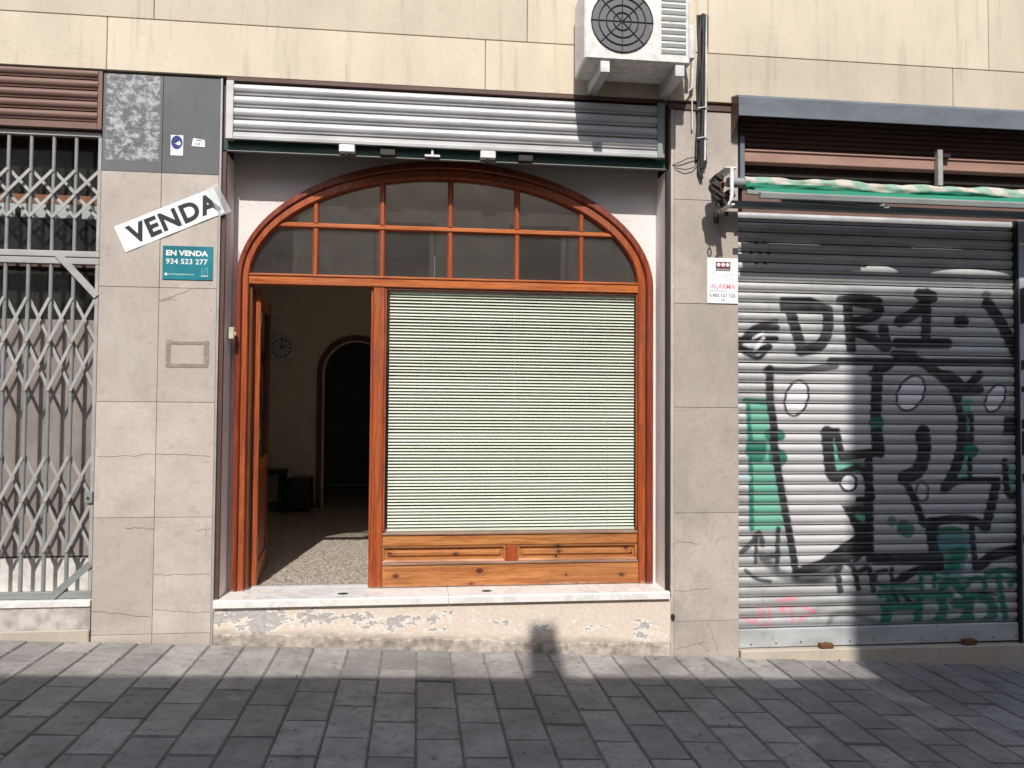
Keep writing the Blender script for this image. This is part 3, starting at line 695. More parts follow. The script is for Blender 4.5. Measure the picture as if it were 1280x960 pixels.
# ------------------------------------------------------------------ signs
ang = rad(24.6); ca, sa = math.cos(ang), math.sin(ang)
vd = thing('paper_banner', (-1.66, 0, 1.26), 'long white VENDA banner stuck up at a slant on the left pillar', 'sign')
O_ = Vector((-1.955, 1.036)); L_, Hh = .70, .187
def vp(a, b, y): return (O_.x+a*ca-b*sa, y, O_.y+a*sa+b*ca)
mb = MB(); nn = 16; vs = []; fs = []
for i in range(nn+1):
    a = L_*i/nn
    for b in (0, Hh/2, Hh):
        vs.append(vp(a, b, -.005-.0018*math.sin(i*1.1+b*9)))
for i in range(nn):
    for j in (0, 1): fs.append((i*3+j, (i+1)*3+j, (i+1)*3+j+1, i*3+j+1))
k = len(vs); vs += [(x, -.0021, z) for x, y, z in vs]; fs += [tuple(q+k for q in f[::-1]) for f in fs]
mb.add(vs, fs).build('sheet', 'sheet_white', vd)
p0 = vp(.062, .030, 0); text('lettering', 'VENDA', p0[0], p0[2], .628, .128, -.0085, 'ink_black', vd, ang, .034, spacing=1.1)
mb = MB(); c4 = [vp(.655, -.012, 0), vp(.745, -.012, 0), vp(.735, Hh+.012, 0), vp(.655, Hh+.012, 0)]
mb.add([(x, -.0092, z) for x, y, z in c4]+[(x, -.0088, z) for x, y, z in c4], [(0, 1, 2, 3), (7, 6, 5, 4), (0, 4, 5, 1), (1, 5, 6, 2), (2, 6, 7, 3), (3, 7, 4, 0)]).build('tape', 'tape', vd)

ev = thing('sale_sign', (-1.55, 0, .86), 'teal EN VENDA sign with white phone number on the left pillar', 'sign')
SX, SZ, SW, SH = -1.717, .861, .327, .229
box('plate', SX, SX+SW, -.0055, -.0015, SZ, SZ+SH, 'sign_teal', ev, .001)
yf = -.0062
text('lettering', 'EN VENDA', SX+.022, SZ+.162, .273, .037, yf, 'ink_white', ev, 0, .035)
text('lettering', '934 523 277', SX+.022, SZ+.106, .270, .036, yf, 'ink_white', ev, 0, .008)
text('lettering', 'www.finquesgomez.com', SX+.038, SZ+.03, .165, .013, yf, 'ink_white', ev, 0, .0)
MB().disc(SX+.024, SZ+.036, .009, .009, yf-.0003, -.0056).build('dot', 'ink_white', ev)
mb = MB(); ex = SX+.255
for p, q in (((ex, .038), (ex, .075)), ((ex, .075), (ex+.012, .08)), ((ex+.016, .038), (ex+.016, .062)), ((ex+.016, .062), (ex+.026, .066)), ((ex+.026, .066), (ex+.026, .086)), ((ex+.026, .086), (ex+.038, .082)), ((ex+.038, .082), (ex+.038, .038))):
    mb.obox((p[0], SZ+p[1]), (q[0], SZ+q[1]), .0022, yf-.0003, -.0056)
mb.build('logo', 'ink_pale_teal', ev); box('logo_text', SX+.25, SX+.298, yf-.0003, -.0056, SZ+.026, SZ+.031, 'ink_white', ev)

al = thing('alarm_sign', (2.2, 0, .78), 'white ALARMA security sign at the edge of the narrow pillar', 'sign')
AX, AZ2, AW, AH = 2.083, .785, .234, .332
box('plate', AX, AX+AW, -.0075, -.0015, AZ2, AZ2+AH, 'sheet_white', al, .0015); yf = -.0082
box('emblem', AX+.065, AX+.175, yf-.0004, -.0076, AZ2+.245, AZ2+.305, 'ink_maroon', al); box('emblem_band', AX+.067, AX+.173, yf-.001, yf-.0005, AZ2+.239, AZ2+.257, 'ink_grey', al)
for i in range(3): MB().disc(AX+.086+.034*i, AZ2+.284, .0145, .0145, yf-.001, yf-.0005).build('emblem_dot', 'ink_pale_pink', al)
text('lettering', 'SECURITAS', AX+.072, AZ2+.243, .096, .009, yf-.0014, 'ink_white', al)
text('lettering', 'Direct', AX+.032, AZ2+.165, .165, .06, yf, 'ink_pale_pink', al, rad(6), -.004, .25)
text('lettering', 'ALARMA', AX+.02, AZ2+.108, .192, .036, yf, 'ink_pink', al, 0, .03, .1)
text('lettering', 'SISTEMA DE SEGURIDAD', AX+.02, AZ2+.088, .13, .008, yf, 'ink_grey', al)
text('lettering', '902 121 122', AX+.04, AZ2+.046, .172, .024, yf, 'ink_grey', al, 0, .02); mb = MB()
mb.obox((AX+.02, AZ2+.072), (AX+.024, AZ2+.058), .006, yf-.0003, -.0076).obox((AX+.024, AZ2+.058), (AX+.034, AZ2+.048), .006, yf-.0003, -.0076).build('phone_mark', 'ink_grey', al)
text('lettering', '24h', AX+.105, AZ2+.016, .03, .02, yf, 'ink_grey', al)

sk = thing('round_sticker', (-1.64, 0, 1.71), 'white sticker with a dark blue disc on the grey painted slab', 'sticker')
box('paper', -1.681, -1.6, -.0035, -.0015, 1.706, 1.845, 'sheet_white', sk)
MB().disc(-1.641, 1.795, .037, .047, -.0042, -.0036, 24).build('disc', 'ink_blue', sk)
MB().prism([(-1.67, 1.80), (-1.655, 1.789), (-1.64, 1.793), (-1.625, 1.806), (-1.615, 1.79), (-1.622, 1.775), (-1.645, 1.783)], -.0046, -.0043).build('mark', 'ink_white', sk)
sk = thing('small_sticker', (-1.5, 0, 1.78), 'small torn white sticker with a black mark on the grey painted slab', 'sticker')
MB().prism([(-1.545, 1.775), (-1.457, 1.772), (-1.46, 1.82), (-1.535, 1.83)], -.0032, -.0015).build('paper', 'sheet_white', sk)
mb = MB().obox((-1.518, 1.817), (-1.48, 1.815), .006, -.0038, -.0033)
mb.obox((-1.516, 1.8), (-1.516, 1.78), .005, -.0038, -.0033).obox((-1.503, 1.8), (-1.503, 1.78), .005, -.0038, -.0033).obox((-1.494, 1.802), (-1.494, 1.78), .004, -.0038, -.0033); mb.build('mark', 'ink_black', sk)
db = thing('door_bell', (-1.3, .15, .5), 'small beige bell box on the left reveal beside the wooden frame', 'door bell')
box('case', -1.3215, -1.275, .13, .19, .475, .56, 'beige_plastic', db, .006); box('button', -1.2745, -1.268, .15, .17, .505, .53, 'white_plastic', db, .002)

# ------------------------------------------------------------------ room behind the open door
def structure(name, mb, mat): return tag(mb.build(name, mat), kind='structure')
RX0, RX1, RY = -2.05, 2.3, 5.0
structure('floor', MB().box(RX0, RX1, .371, 8.2, SILL-.06, SILL-.001), 'terrazzo')
structure('ceiling', MB().box(RX0-.1, RX1+.1, .5, 8.3, 2.0, 2.1), 'room_ceiling')
structure('side_wall_inside', MB().box(RX0-.1, RX0, .43, 8.2, SILL, 2.0), 'room_wall'); structure('side_wall_inside', MB().box(RX1, RX1+.1, .43, 8.2, SILL, 2.0), 'room_wall')
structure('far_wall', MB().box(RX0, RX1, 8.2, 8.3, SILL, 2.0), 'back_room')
# back wall with an arched doorway
dc, dw_, sp = -.80, .43, .46
ap = [(dc-dw_, SILL)]+[(dc-dw_*math.cos(math.pi*i/24), sp+dw_*math.sin(math.pi*i/24)) for i in range(25)]+[(dc+dw_, SILL)]
mb = MB(); outr = [(RX0, SILL)]+[((RX0, sp+(2.0-sp)*min(1, i/6)) if i < 6 else ((RX0+(RX1-RX0)*(i-6)/12, 2.0) if i <= 18 else (RX1, 2.0-(2.0-sp)*(i-18)/6))) for i in range(25)]+[(RX1, SILL)]
n = len(ap); vs = [(x, RY, z) for x, z in ap]+[(x, RY, z) for x, z in outr]+[(x, RY+.15, z) for x, z in ap]+[(x, RY+.15, z) for x, z in outr]
fs = []
for i in range(n-1): fs += [(i, i+1, n+i+1, n+i), (i, i+1, 2*n+i+1, 2*n+i), (2*n+i, 2*n+i+1, 3*n+i+1, 3*n+i)]
structure('back_wall', mb.add(vs, fs), 'room_wall')
af = thing('arched_door_frame', (dc, RY, SILL), 'dark wooden arched frame of the inner doorway at the back of the room', 'door frame')
mb = MB(); vs = []; fs = []
for i, (x, z) in enumerate(ap):
    ox, oz = ((x-dc)/dw_, 0) if i in (0, len(ap)-1) else (-math.cos(math.pi*(i-1)/24), math.sin(math.pi*(i-1)/24))
    for t_, y in ((.0, RY-.03), (.07, RY-.03), (.07, RY-.001), (.0, RY-.001)): vs.append((x+ox*t_, y, z+oz*t_))
for i in range(n-1):
    for j in range(4): fs.append((i*4+j, i*4+(j+1) % 4, (i+1)*4+(j+1) % 4, (i+1)*4+j))
mb.add(vs, fs).build('arch_frame', 'dark_wood', af)
mb = MB(); vs = []; fs = []
for i, (x, z) in enumerate(ap):
    ox, oz = ((x-dc)/dw_, 0) if i in (0, len(ap)-1) else (-math.cos(math.pi*(i-1)/24), math.sin(math.pi*(i-1)/24))
    for t_, y in ((-.012, RY-.012), (-.001, RY-.012), (-.001, RY+.14), (-.012, RY+.14)): vs.append((x+ox*t_, y, z+oz*t_))
for i in range(n-1):
    for j in range(4): fs.append((i*4+j, i*4+(j+1) % 4, (i+1)*4+(j+1) % 4, (i+1)*4+j))
mb.add(vs, fs).build('bead', 'room_ceiling', af)
structure('skirting', MB().box(RX0, dc-dw_-.075, RY-.014, RY-.001, SILL, SILL+.08).box(dc+dw_+.075, RX1, RY-.014, RY-.001, SILL, SILL+.08).box(RX0+.001, RX0+.014, .5, RY-.015, SILL, SILL+.08), 'dark_wood')
ck = thing('wall_clock', (-1.757, RY, .77), 'round wall clock with silver rim on the back wall inside the shop', 'clock')
cz, cxk = .775, -1.757
MB().disc(cxk, cz, .145, .145, RY-.03, RY-.002, 32).build('face', 'clock_face', ck)
MB().tube([(cxk+.15*math.cos(6.2832*i/32), RY-.03, cz+.15*math.sin(6.2832*i/32)) for i in range(33)], .014, 8).build('rim', 'aluminium', ck, smooth=True)
for i in range(12):
    a = 6.2832*i/12; MB().disc(cxk+.112*math.cos(a), cz+.112*math.sin(a), .013, .013, RY-.034, RY-.031, 8).build('hour_mark', 'ink_black', ck)
MB().obox((cxk, cz), (cxk+.015, cz+.105), .012, RY-.038, RY-.035).build('minute_hand', 'ink_black', ck); MB().obox((cxk, cz), (cxk+.065, cz+.032), .014, RY-.042, RY-.039).build('hour_hand', 'ink_black', ck)
sl = thing('low_stool', (-1.78, 4.75, SILL), 'dark low side table against the back wall inside', 'table')
box('top', -1.98, -1.64, 4.55, 4.95, -.82, -.77, 'black_furniture', sl, .004)
for x in (-1.97, -1.70):
    for y in (4.56, 4.89): box('leg', x, x+.05, y, y+.05, SILL, -.8205, 'black_furniture', sl)
bn = thing('black_cabinet', (-1.45, 4.75, SILL), 'small black cabinet against the back wall inside, beside the inner doorway', 'cabinet')
box('body', -1.6, -1.32, 4.6, 4.95, SILL+.03, -.87, 'black_furniture', bn, .008); box('door_panel', -1.585, -1.335, 4.585, 4.598, SILL+.05, -.89, 'black_furniture', bn, .004)
for x in (-1.58, -1.37): box('foot', x, x+.03, 4.62, 4.65, SILL, SILL+.0295, 'black_furniture', bn)

# ------------------------------------------------------------------ left shop: brown shutter, window grille, folding gate
ls = thing('brown_shutter', (-3.3, .05, 1.87), 'brown painted slatted shutter box above the grey window grille', 'shutter')
for i in range(5):
    z0 = 1.905+.0715*i
    MB().xprof(slat_profile(z0, z0+.0715, .0, .012, .12)+[(.03, z0+.0715), (.03, z0)], -4.55, -2.155).build('slat', 'brown_shutter_paint', ls, smooth=True, origin=(-3.3, 0, z0))
box('bottom_bar', -4.55, -2.155, -.006, .03, 1.858, 1.9035, 'brown_shutter_paint', ls, .003); box('side_frame', -2.154, -2.126, -.008, .03, 1.858, 2.262, 'brown_shutter_paint', ls, .002)
box('back_plate', -4.55, -2.126, .031, .3, 1.87, 2.262, 'dark_brown_paint', ls)
GX = [-2.303-.1425*i for i in range(16)]; GR, GL = -2.157, -4.5
wg = thing('window_grille', (-3.3, .05, 1.03), 'upper fixed grille of grey bars with one band of crossed straps', 'grille')
box('top_rail', GL, GR+.022, .03, .07, 1.815, 1.85, 'light_grey_paint', wg, .004); box('bottom_rail', GL, GR+.022, .028, .072, 1.0, 1.042, 'light_grey_paint', wg, .004)
box('side_post', GR-.002, GR+.022, .03, .07, 1.0425, 1.8145, 'light_grey_paint', wg, .003)
for x in GX: MB().tube([(x, .05, 1.0425), (x, .05, 1.8145)], .0125, 10).build('bar', 'grey_paint', wg, smooth=True)
def straps(parent, xs, spans, w_=.02):
    for a, b in zip(xs[:-1], xs[1:]):
        for z1, z0 in spans:
            MB().obox((a, z1), (b, z0), w_, .0305, .0345).build('strap', 'light_grey_paint', parent, .0)
            MB().obox((a, z0), (b, z1), w_, .0655, .0695).build('strap', 'light_grey_paint', parent, .0)
gxs = [GR+.003]+GX[:6]
straps(wg, gxs, [(1.585, 1.428), (1.422, 1.265)])
fg = thing('folding_gate', (-3.3, .05, -1.27), 'grey metal folding gate with crossed straps in front of the left shop window', 'gate')
box('top_rail', GL, GR+.022, .03, .07, .952, .996, 'light_grey_paint', fg, .004); box('bottom_rail', GL, GR+.022, .03, .07, -1.268, -1.222, 'grey_paint', fg, .004)
box('side_post', GR-.003, GR+.022, .03, .07, -1.2215, .9515, 'light_grey_paint', fg, .003)
for x in GX: MB().tube([(x, .05, -1.2215), (x, .05, .9515)], .0135, 10).build('bar', 'grey_paint', fg, smooth=True)
straps(fg, gxs, [(.725, .43), (.422, .105), (-.335, -.63), (-.638, -.96)])
MB().obox((-2.40, 1.02), (-2.142, .74), .045, .020, .0275).build('corner_brace', 'light_grey_paint', fg, .001)
MB().obox((-2.39, -1.262), (-2.145, -1.04), .045, .020, .0275).build('corner_brace', 'grey_paint', fg, .001)
lk = box('lock', -2.19, -2.137, .015, .029, -.64, -.56, 'grey_paint', fg, .003); MB().disc(-2.165, -.605, .009, .009, .011, .0145, 12).build('keyhole', 'black_iron', lk)
ts = thing('left_threshold', (-3.3, .1, -1.3), 'pale stone threshold and worn step under the folding gate', 'step')
box('threshold_slab', -4.6, -2.127, -.012, .3, -1.315, -1.271, 'marble', ts, .004)
mb = MB()
mb.add([(-4.6, .0, ground(-4.6)-.05), (-2.127, .0, ground(-2.127)-.05), (-2.127, 0, -1.316), (-4.6, 0, -1.316)], [(0, 1, 2, 3)]); simple('worn_plaster', (.47, .435, .415), .9, 0, .2, 14, .5); mb.build('step_face', 'worn_plaster', ts)
box('step_ledge', -4.6, -2.128, -.02, -.001, -1.6, -1.462, 'threshold_stone', ts, .006)
simple('base_white', (.58, .555, .53), .5)
sw = thing('left_shop_window', (-3.3, .25, -1.27), 'shop window with taupe blind and dark interior behind the folding gate', 'window')
box('pane', -4.5, -2.13, .20, .206, -1.03, 1.83, 'street_glass', sw); box('blind_board', -4.5, -2.13, .23, .245, -1.02, .60, 'board_taupe', sw)
box('base_panel', -4.5, -2.13, .19, .24, -1.27, -1.032, 'base_white', sw); box('transom', -4.5, -2.13, .175, .24, .955, 1.03, 'dark_brown_paint', sw)
box('timber_shelf', -4.5, -2.13, .27, .34, 1.415, 1.475, 'shelf_orange', sw)
for i in range(9): box('shelf_card', -2.35-.2*i, -2.19-.2*i, .275, .287, 1.315, 1.413, 'sheet_white', sw)
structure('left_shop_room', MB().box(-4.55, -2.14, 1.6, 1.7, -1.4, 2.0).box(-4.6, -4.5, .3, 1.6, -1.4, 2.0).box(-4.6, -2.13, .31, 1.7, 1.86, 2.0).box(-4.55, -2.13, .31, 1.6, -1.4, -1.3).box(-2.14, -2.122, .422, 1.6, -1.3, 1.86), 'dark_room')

# ------------------------------------------------------------------ right shop: hood, rail, awning, graffitied shutter
hd = thing('metal_hood', (3.6, -.2, 2.2), 'blue grey sheet metal hood over the graffitied shutter', 'hood')
HX0, HX1 = 2.262, 6.35
MB().xprof([(-.021, 2.31), (-.148, 2.275), (-.163, 2.255), (-.163, 2.122), (-.158, 2.118), (-.154, 2.122), (-.154, 2.245), (-.142, 2.262), (-.021, 2.297)], HX0, HX1, 1).build('sheet', 'hood_paint', hd, .0)
MB().add([(HX0+.002+q, y, z) for q in (0, .004) for y, z in ((-.021, 2.296), (-.153, 2.25), (-.153, 2.123), (-.03, 2.0), (-.021, 2.0))],
         [(0, 1, 2, 3, 4), (9, 8, 7, 6, 5), (0, 5, 6, 1), (1, 6, 7, 2), (2, 7, 8, 3), (3, 8, 9, 4), (4, 9, 5, 0)]).build('end_plate', 'dark_brown_paint', hd)
bb = thing('shutter_box', (3.6, .1, 1.5), 'dark brown shutter housing with a horizontal beam under the metal hood', 'shutter housing')
for i in range(10):
    z0 = 1.945+.0385*i
    MB().xprof([(.10, z0), (.088, z0+.004), (.085, z0+.019), (.09, z0+.034), (.10, z0+.0385)], 2.37, 6.3).build('slat', 'dark_brown_paint', bb)
box('beam', 2.372, 6.3, .02, .1, 1.845, 1.932, 'brown_beam_paint', bb, .006); box('beam_lip', 2.372, 6.3, .008, .0195, 1.925, 1.938, 'brown_beam_paint', bb, .002)
box('recess_back', 2.372, 6.3, .16, .2, 1.4, 2.34, 'dark_brown_paint', bb); box('inner_bar', 2.40, 6.3, .09, .13, 1.765, 1.80, 'black_iron', bb, .003)
box('ledge', 2.372, 6.3, .0, .12, 1.69, 1.712, 'light_grey_paint', bb, .004); box('lintel', 2.372, 6.3, .05, .12, 1.47, 1.688, 'brown_shutter_paint', bb, .003)
box('side_post', 2.335, 2.371, -.01, .12, 1.69, 2.03, 'hood_paint', bb, .004); box('mount_post', 3.885, 3.925, -.03, .019, 1.713, 1.99, 'light_grey_paint', bb, .004); box('mount_bracket', 3.926, 3.99, -.03, .0, 1.93, 1.96, 'black_iron', bb, .004)

aw = thing('rolled_awning', (3.6, -.25, 1.5), 'rolled up green and cream striped awning below the metal hood', 'awning')
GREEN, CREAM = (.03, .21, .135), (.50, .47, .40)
mb = MB(); nx, na = 520, 40; AX0, AX1 = 2.26, 6.2; cols = []
for i in range(nx+1):
    x = AX0+(AX1-AX0)*i/nx
    r0 = .047+.005*math.sin(x*4.3)+.004*math.sin(x*11)+.003*math.sin(x*23+1); sag = -.014*math.sin((x-2.2)*1.2)-.006*math.sin(x*6.1)
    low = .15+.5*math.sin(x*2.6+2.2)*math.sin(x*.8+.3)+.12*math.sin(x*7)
    for j in range(na):
        a = 2*math.pi*j/na; rr = r0*(1+.10*math.sin(a*3+x*2)+.06*math.sin(a*7+x*13)+.04*math.sin(a*5-x*31))
        mb.v.append((x, -.25-rr*math.cos(a)*.9, 1.605+sag+rr*math.sin(a)*1.05))
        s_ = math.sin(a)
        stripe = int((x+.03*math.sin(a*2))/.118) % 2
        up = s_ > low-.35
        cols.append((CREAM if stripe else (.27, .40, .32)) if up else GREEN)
for i in range(nx):
    for j in range(na):
        a = i*na+j; b = i*na+(j+1) % na; mb.f.append((a, b, b+na, a+na))
mb.f += [tuple(range(na-1, -1, -1)), tuple(nx*na+j for j in range(na))]
def attr(o, nm, cols):
    a = o.data.color_attributes.new(nm, 'FLOAT_COLOR', 'POINT')
    a.data.foreach_set('color', np.array([c if len(c) == 4 else tuple(c)+(1,) for c in cols], dtype=np.float32).ravel())
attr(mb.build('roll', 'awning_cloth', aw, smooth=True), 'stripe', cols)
# slack cloth from the roll to the front bar, with two gaps along the bar
mb = MB(); cols = []; nx, nv = 160, 6
def gap(x):
    g = 0
    for c, h in ((3.37, .22), (4.13, .42)):
        u = (x-c)/h
        if abs(u) < 1: g = max(g, 1-u*u)
    return g
for i in range(nx+1):
    x = AX0+.06+(AX1-AX0-.06)*i/nx; e = 1-.45*gap(x)
    for k in range(nv+1):
        t_ = k/nv*e
        mb.v.append((x, -.285-.135*t_, 1.565-.085*t_-.02*math.sin(math.pi*t_)*(1+.5*math.sin(x*5)))); cols.append(GREEN)
for i in range(nx):
    for k in range(nv):
        a = i*(nv+1)+k; mb.f.append((a, a+1, a+nv+2, a+nv+1))
attr(mb.build('slack_cloth', 'awning_cloth', aw, smooth=True), 'stripe', cols)
MB().xprof([(-.435, 1.455), (-.405, 1.455), (-.4, 1.465), (-.405, 1.492), (-.43, 1.497), (-.44, 1.485)], 2.30, AX1).build('front_bar', 'grey_paint', aw, .0)
MB().obox((2.24, 1.515), (3.25, 1.462), .03, -.36, -.335).build('arm', 'grey_paint', aw, .002); MB().obox((2.5, 1.475), (3.3, 1.455), .025, -.33, -.31).build('arm', 'grey_paint', aw, .002)
MB().tube([(2.14, -.25, 1.605), (2.27, -.25, 1.605)], .034, 14).build('roller_end', 'grey_paint', aw, smooth=True)
MB().xprof([(-.12, 1.475), (-.05, 1.475), (-.05, 1.515), (-.12, 1.515)], 2.14, AX1).build('torsion_bar', 'grey_paint', aw, .0)
br = MB().box(2.10, 2.185, -.31, -.003, 1.688, 1.698).box(2.135, 2.158, -.32, -.30, 1.50, 1.688).box(2.125, 2.17, -.31, -.003, 1.43, 1.442).build('bracket', 'white_plastic', aw, .002)
mb = MB(); mb.tube([(2.15, -.31, 1.51), (2.14, -.315, 1.46), (2.12, -.31, 1.43)], [.013, .012, .01], 8); mb.build('bracket_arm', 'white_plastic', aw, smooth=True)
mb = MB()
for (x, y, z, r) in ((2.085, -.2, 1.64, .045), (2.06, -.22, 1.575, .05), (2.075, -.24, 1.51, .048), (2.11, -.2, 1.47, .04), (2.1, -.15, 1.6, .06), (2.17, -.2, 1.53, .045)):
    mb.tube([(x, y-.03, z), (x, y+.03, z)], r*.8, 9); mb.tube([(x-.03, y-.035, z+.02), (x+.03, y-.04, z-.02)], .013, 7)
mb.build('gearbox', 'cast_iron', aw, .003)
mb = MB(); mb.tube([(2.09+.02*math.cos(a), -.29, 1.565+.028*math.sin(a)) for a in [i*.5 for i in range(11)]], .007, 7); mb.build('winding_hook', 'rust', aw, smooth=True)
mb = MB(); mb.tube([(2.075+.013*math.cos(i*.5236), -.25, 1.405+.028*math.sin(i*.5236)) for i in range(13)], .0055, 7).tube([(2.075, -.25, 1.433), (2.08, -.24, 1.47)], .006, 7); mb.build('crank_eye', 'cast_iron', aw, smooth=True)
mb = MB(); mb.tube([(2.13, -.06, 1.44), (2.13, -.06, 1.36)], .02, 8).tube([(2.2, -.08, 1.44), (2.2, -.08, 1.41)], .012, 8); mb.build('bolt', 'cast_iron', aw)

# graffiti pigment, laid out on the shutter plane in metres
SY = .04
GO = []          # (kind, points, half width, colour, cover, softness)
K = (.014, .014, .016); G = (.012, .16, .10); LG = (.14, .40, .30); W = (.78, .78, .80); GY = (.47, .46, .47); PK = (.72, .17, .22); LL = (.60, .585, .60); BG = (.10, .26, .28)
def frame(ox, oy, sc=3.556):
    def put(kind, pts, wpx, c, cover=.97, soft=.006):
        p = np.array([at(ox+x/sc, oy+y/sc, SY) for x, y in pts])
        if kind == 's' and len(p) > 2:       # round the stroke through its points
            q = np.vstack([2*p[0]-p[1], p, 2*p[-1]-p[-2]]); o_ = []
            for i in range(1, len(q)-2):
                for t_ in (0, .25, .5, .75):
                    o_.append(.5*((2*q[i])+(q[i+1]-q[i-1])*t_+(2*q[i-1]-5*q[i]+4*q[i+1]-q[i+2])*t_**2+(3*q[i]-q[i-1]-3*q[i+1]+q[i+2])*t_**3))
            p = np.array(o_+[p[-1]])
        hw_ = wpx*(1.3 if sc < 5 else 1.0)/sc/178/2
        if kind == 's' and wpx/sc > 4: GO.append((kind, p, hw_*.9, c, .22, .03))
        GO.append((kind, p, hw_, c, min(1, cover+.02), soft*1.2))
    return put
A, B_, C_ = frame(920, 360), frame(920, 540), frame(920, 660)
def ell(cx, cy, rx, ry, tilt, n=22):
    t_ = rad(tilt); return [(cx+rx*math.cos(a)*math.cos(t_)-ry*math.sin(a)*math.sin(t_), cy+rx*math.cos(a)*math.sin(t_)+ry*math.sin(a)*math.cos(t_)) for a in [6.2832*i/n for i in range(n)]]
# grey fills; right of the shadow edge the shade is put into the grey
A('f', [(170, 370), (610, 350), (620, 711), (170, 711)], 0, LL, .75, .03); A('f', [(730, 310), (860, 360), (980, 520), (1000, 711), (640, 711), (640, 520)], 0, GY, .75, .012)
B_('f', [(180, 0), (590, 0), (590, 540), (265, 620)], 0, LL, .75, .03); B_('f', [(610, 100), (820, 0), (1000, 0), (960, 200), (760, 220), (850, 400), (870, 540), (600, 540)], 0, GY, .75, .012)
A('f', [(1020, 470), (1240, 440), (1245, 711), (1040, 711)], 0, GY, .5, .02); B_('f', [(960, 230), (1140, 225), (1110, 400), (850, 390)], 0, GY, .7, .012)
# light green block on the left edge
A('f', [(38, 492), (140, 492), (150, 711), (52, 711)], 0, LG); B_('f', [(52, 0), (160, 0), (212, 430), (70, 440)], 0, LG)
for p in ([(40, 500), (135, 510)],): A('s', p, 20, G)
A('s', [(52, 500), (62, 711)], 15, G); A('s', [(148, 652), (195, 655)], 38, G); A('s', [(65, 700), (115, 700)], 34, G)
B_('s', [(62, 0), (68, 430)], 18, G); B_('s', [(80, 80), (95, 92)], 66, G); B_('s', [(180, 110), (190, 115)], 62, G); B_('s', [(165, 5), (185, 12)], 40, G); B_('s', [(30, 200), (45, 205)], 34, (.35, .5, .55), .7)
# scribble and DR1.V lettering
A('s', [(15, 250), (60, 190), (110, 165), (178, 148)], 18, K); A('s', [(15, 232), (95, 228), (175, 228)], 24, K); A('s', [(20, 268), (70, 285), (145, 262)], 26, K); A('s', [(35, 288), (95, 312), (135, 280)], 16, K)
A('s', [(60, 205), (110, 185)], 22, K); A('s', [(130, 180), (178, 178)], 26, K); A('s', [(85, 272), (120, 225)], 14, W, .9); A('s', [(75, 225), (120, 200)], 9, W, .8)
A('f', [(195, 40), (330, 40), (385, 62), (430, 100), (430, 118), (200, 108), (190, 80)], 0, K); A('s', [(238, 95), (265, 190), (292, 275)], 42, K); A('s', [(405, 100), (408, 160), (398, 215), (360, 262), (285, 280)], 42, K)
A('s', [(462, 55), (560, 45), (630, 62)], 34, K); A('s', [(492, 60), (500, 150), (510, 272)], 38, K); A('s', [(520, 60), (625, 82), (625, 115), (560, 145), (500, 152)], 38, K); A('s', [(512, 195), (585, 215), (655, 262)], 38, K); A('s', [(652, 182), (668, 258)], 42, K)
A('s', [(725, 150), (800, 105), (840, 55)], 44, K); A('s', [(845, 25), (842, 215)], 40, K); A('s', [(815, 30), (870, 40)], 46, K); A('s', [(712, 246), (938, 247)], 40, K)
A('s', [(990, 150), (1008, 150)], 46, K); A('s', [(1115, 70), (1172, 150), (1240, 285)], 46, K); A('s', [(1105, 30), (1118, 32)], 26, K, .6)
A('s', [(420, 326), (640, 328), (860, 330), (1246, 331)], 30, K, .92); A('s', [(700, 292), (790, 296)], 26, K); A('s', [(135, 366), (280, 370), (440, 345)], 28, K, .8)
A('s', [(148, 360), (150, 500), (165, 600), (168, 711)], 30, K)
# fills' white spots with outlines
for c_ in ((268, 490, 50, 80, 16), (775, 468, 56, 82, 28), (1150, 490, 38, 66, 28)):
    A('f', ell(*c_), 0, W, .95); e_ = ell(*c_); A('s', e_+e_[:1], 9, K)
A('s', [(628, 360), (622, 480), (620, 590), (626, 711)], 44, K); A('s', [(600, 380), (660, 360), (730, 300)], 26, K); A('s', [(612, 600), (635, 600)], 40, G)
A('s', [(740, 305), (830, 335), (900, 385), (958, 440), (990, 520), (1005, 600), (1000, 711)], 38, K); A('s', [(905, 382), (960, 392), (1015, 440), (1062, 402), (1080, 385)], 32, K); A('s', [(985, 455), (1075, 450)], 44, K, .9)
A('f', [(998, 495), (1048, 495), (1035, 560), (1010, 560)], 0, LG); A('s', [(1040, 565), (1042, 711)], 26, K); A('s', [(1030, 590), (1032, 711)], 9, LG); A('s', [(820, 660), (835, 711)], 48, K)
A('f', [(388, 620), (458, 622), (460, 668), (388, 668)], 0, K); A('s', [(402, 640), (408, 711)], 42, K); A('s', [(440, 640), (455, 711)], 22, K); A('s', [(430, 675), (436, 711)], 10, LG); A('f', [(1188, 570), (1248, 570), (1248, 655), (1185, 655)], 0, K)
B_('s', [(165, 40), (180, 140), (215, 340), (245, 500), (268, 640)], 28, K)
B_('f', [(430, 40), (460, 105), (585, 150), (575, 185), (440, 172)], 0, LG); B_('s', [(402, 0), (418, 170), (440, 200)], 44, K); B_('s', [(448, 0), (466, 92)], 24, K); B_('s', [(470, 108), (560, 98), (640, 90)], 34, K); B_('s', [(628, 0), (640, 92)], 38, K)
B_('s', [(440, 192), (545, 156), (575, 205), (605, 290), (540, 300)], 22, K); B_('f', ell(498, 225, 34, 36, 0), 0, W); e_ = ell(498, 225, 36, 38, 0); B_('s', e_+e_[:1], 10, K)
B_('f', [(465, 325), (605, 322), (592, 545), (430, 595), (350, 625), (268, 645), (268, 605), (380, 562), (530, 455), (500, 385)], 0, K); B_('s', [(545, 372), (572, 388)], 28, LG); B_('s', [(588, 130), (592, 560)], 34, K)
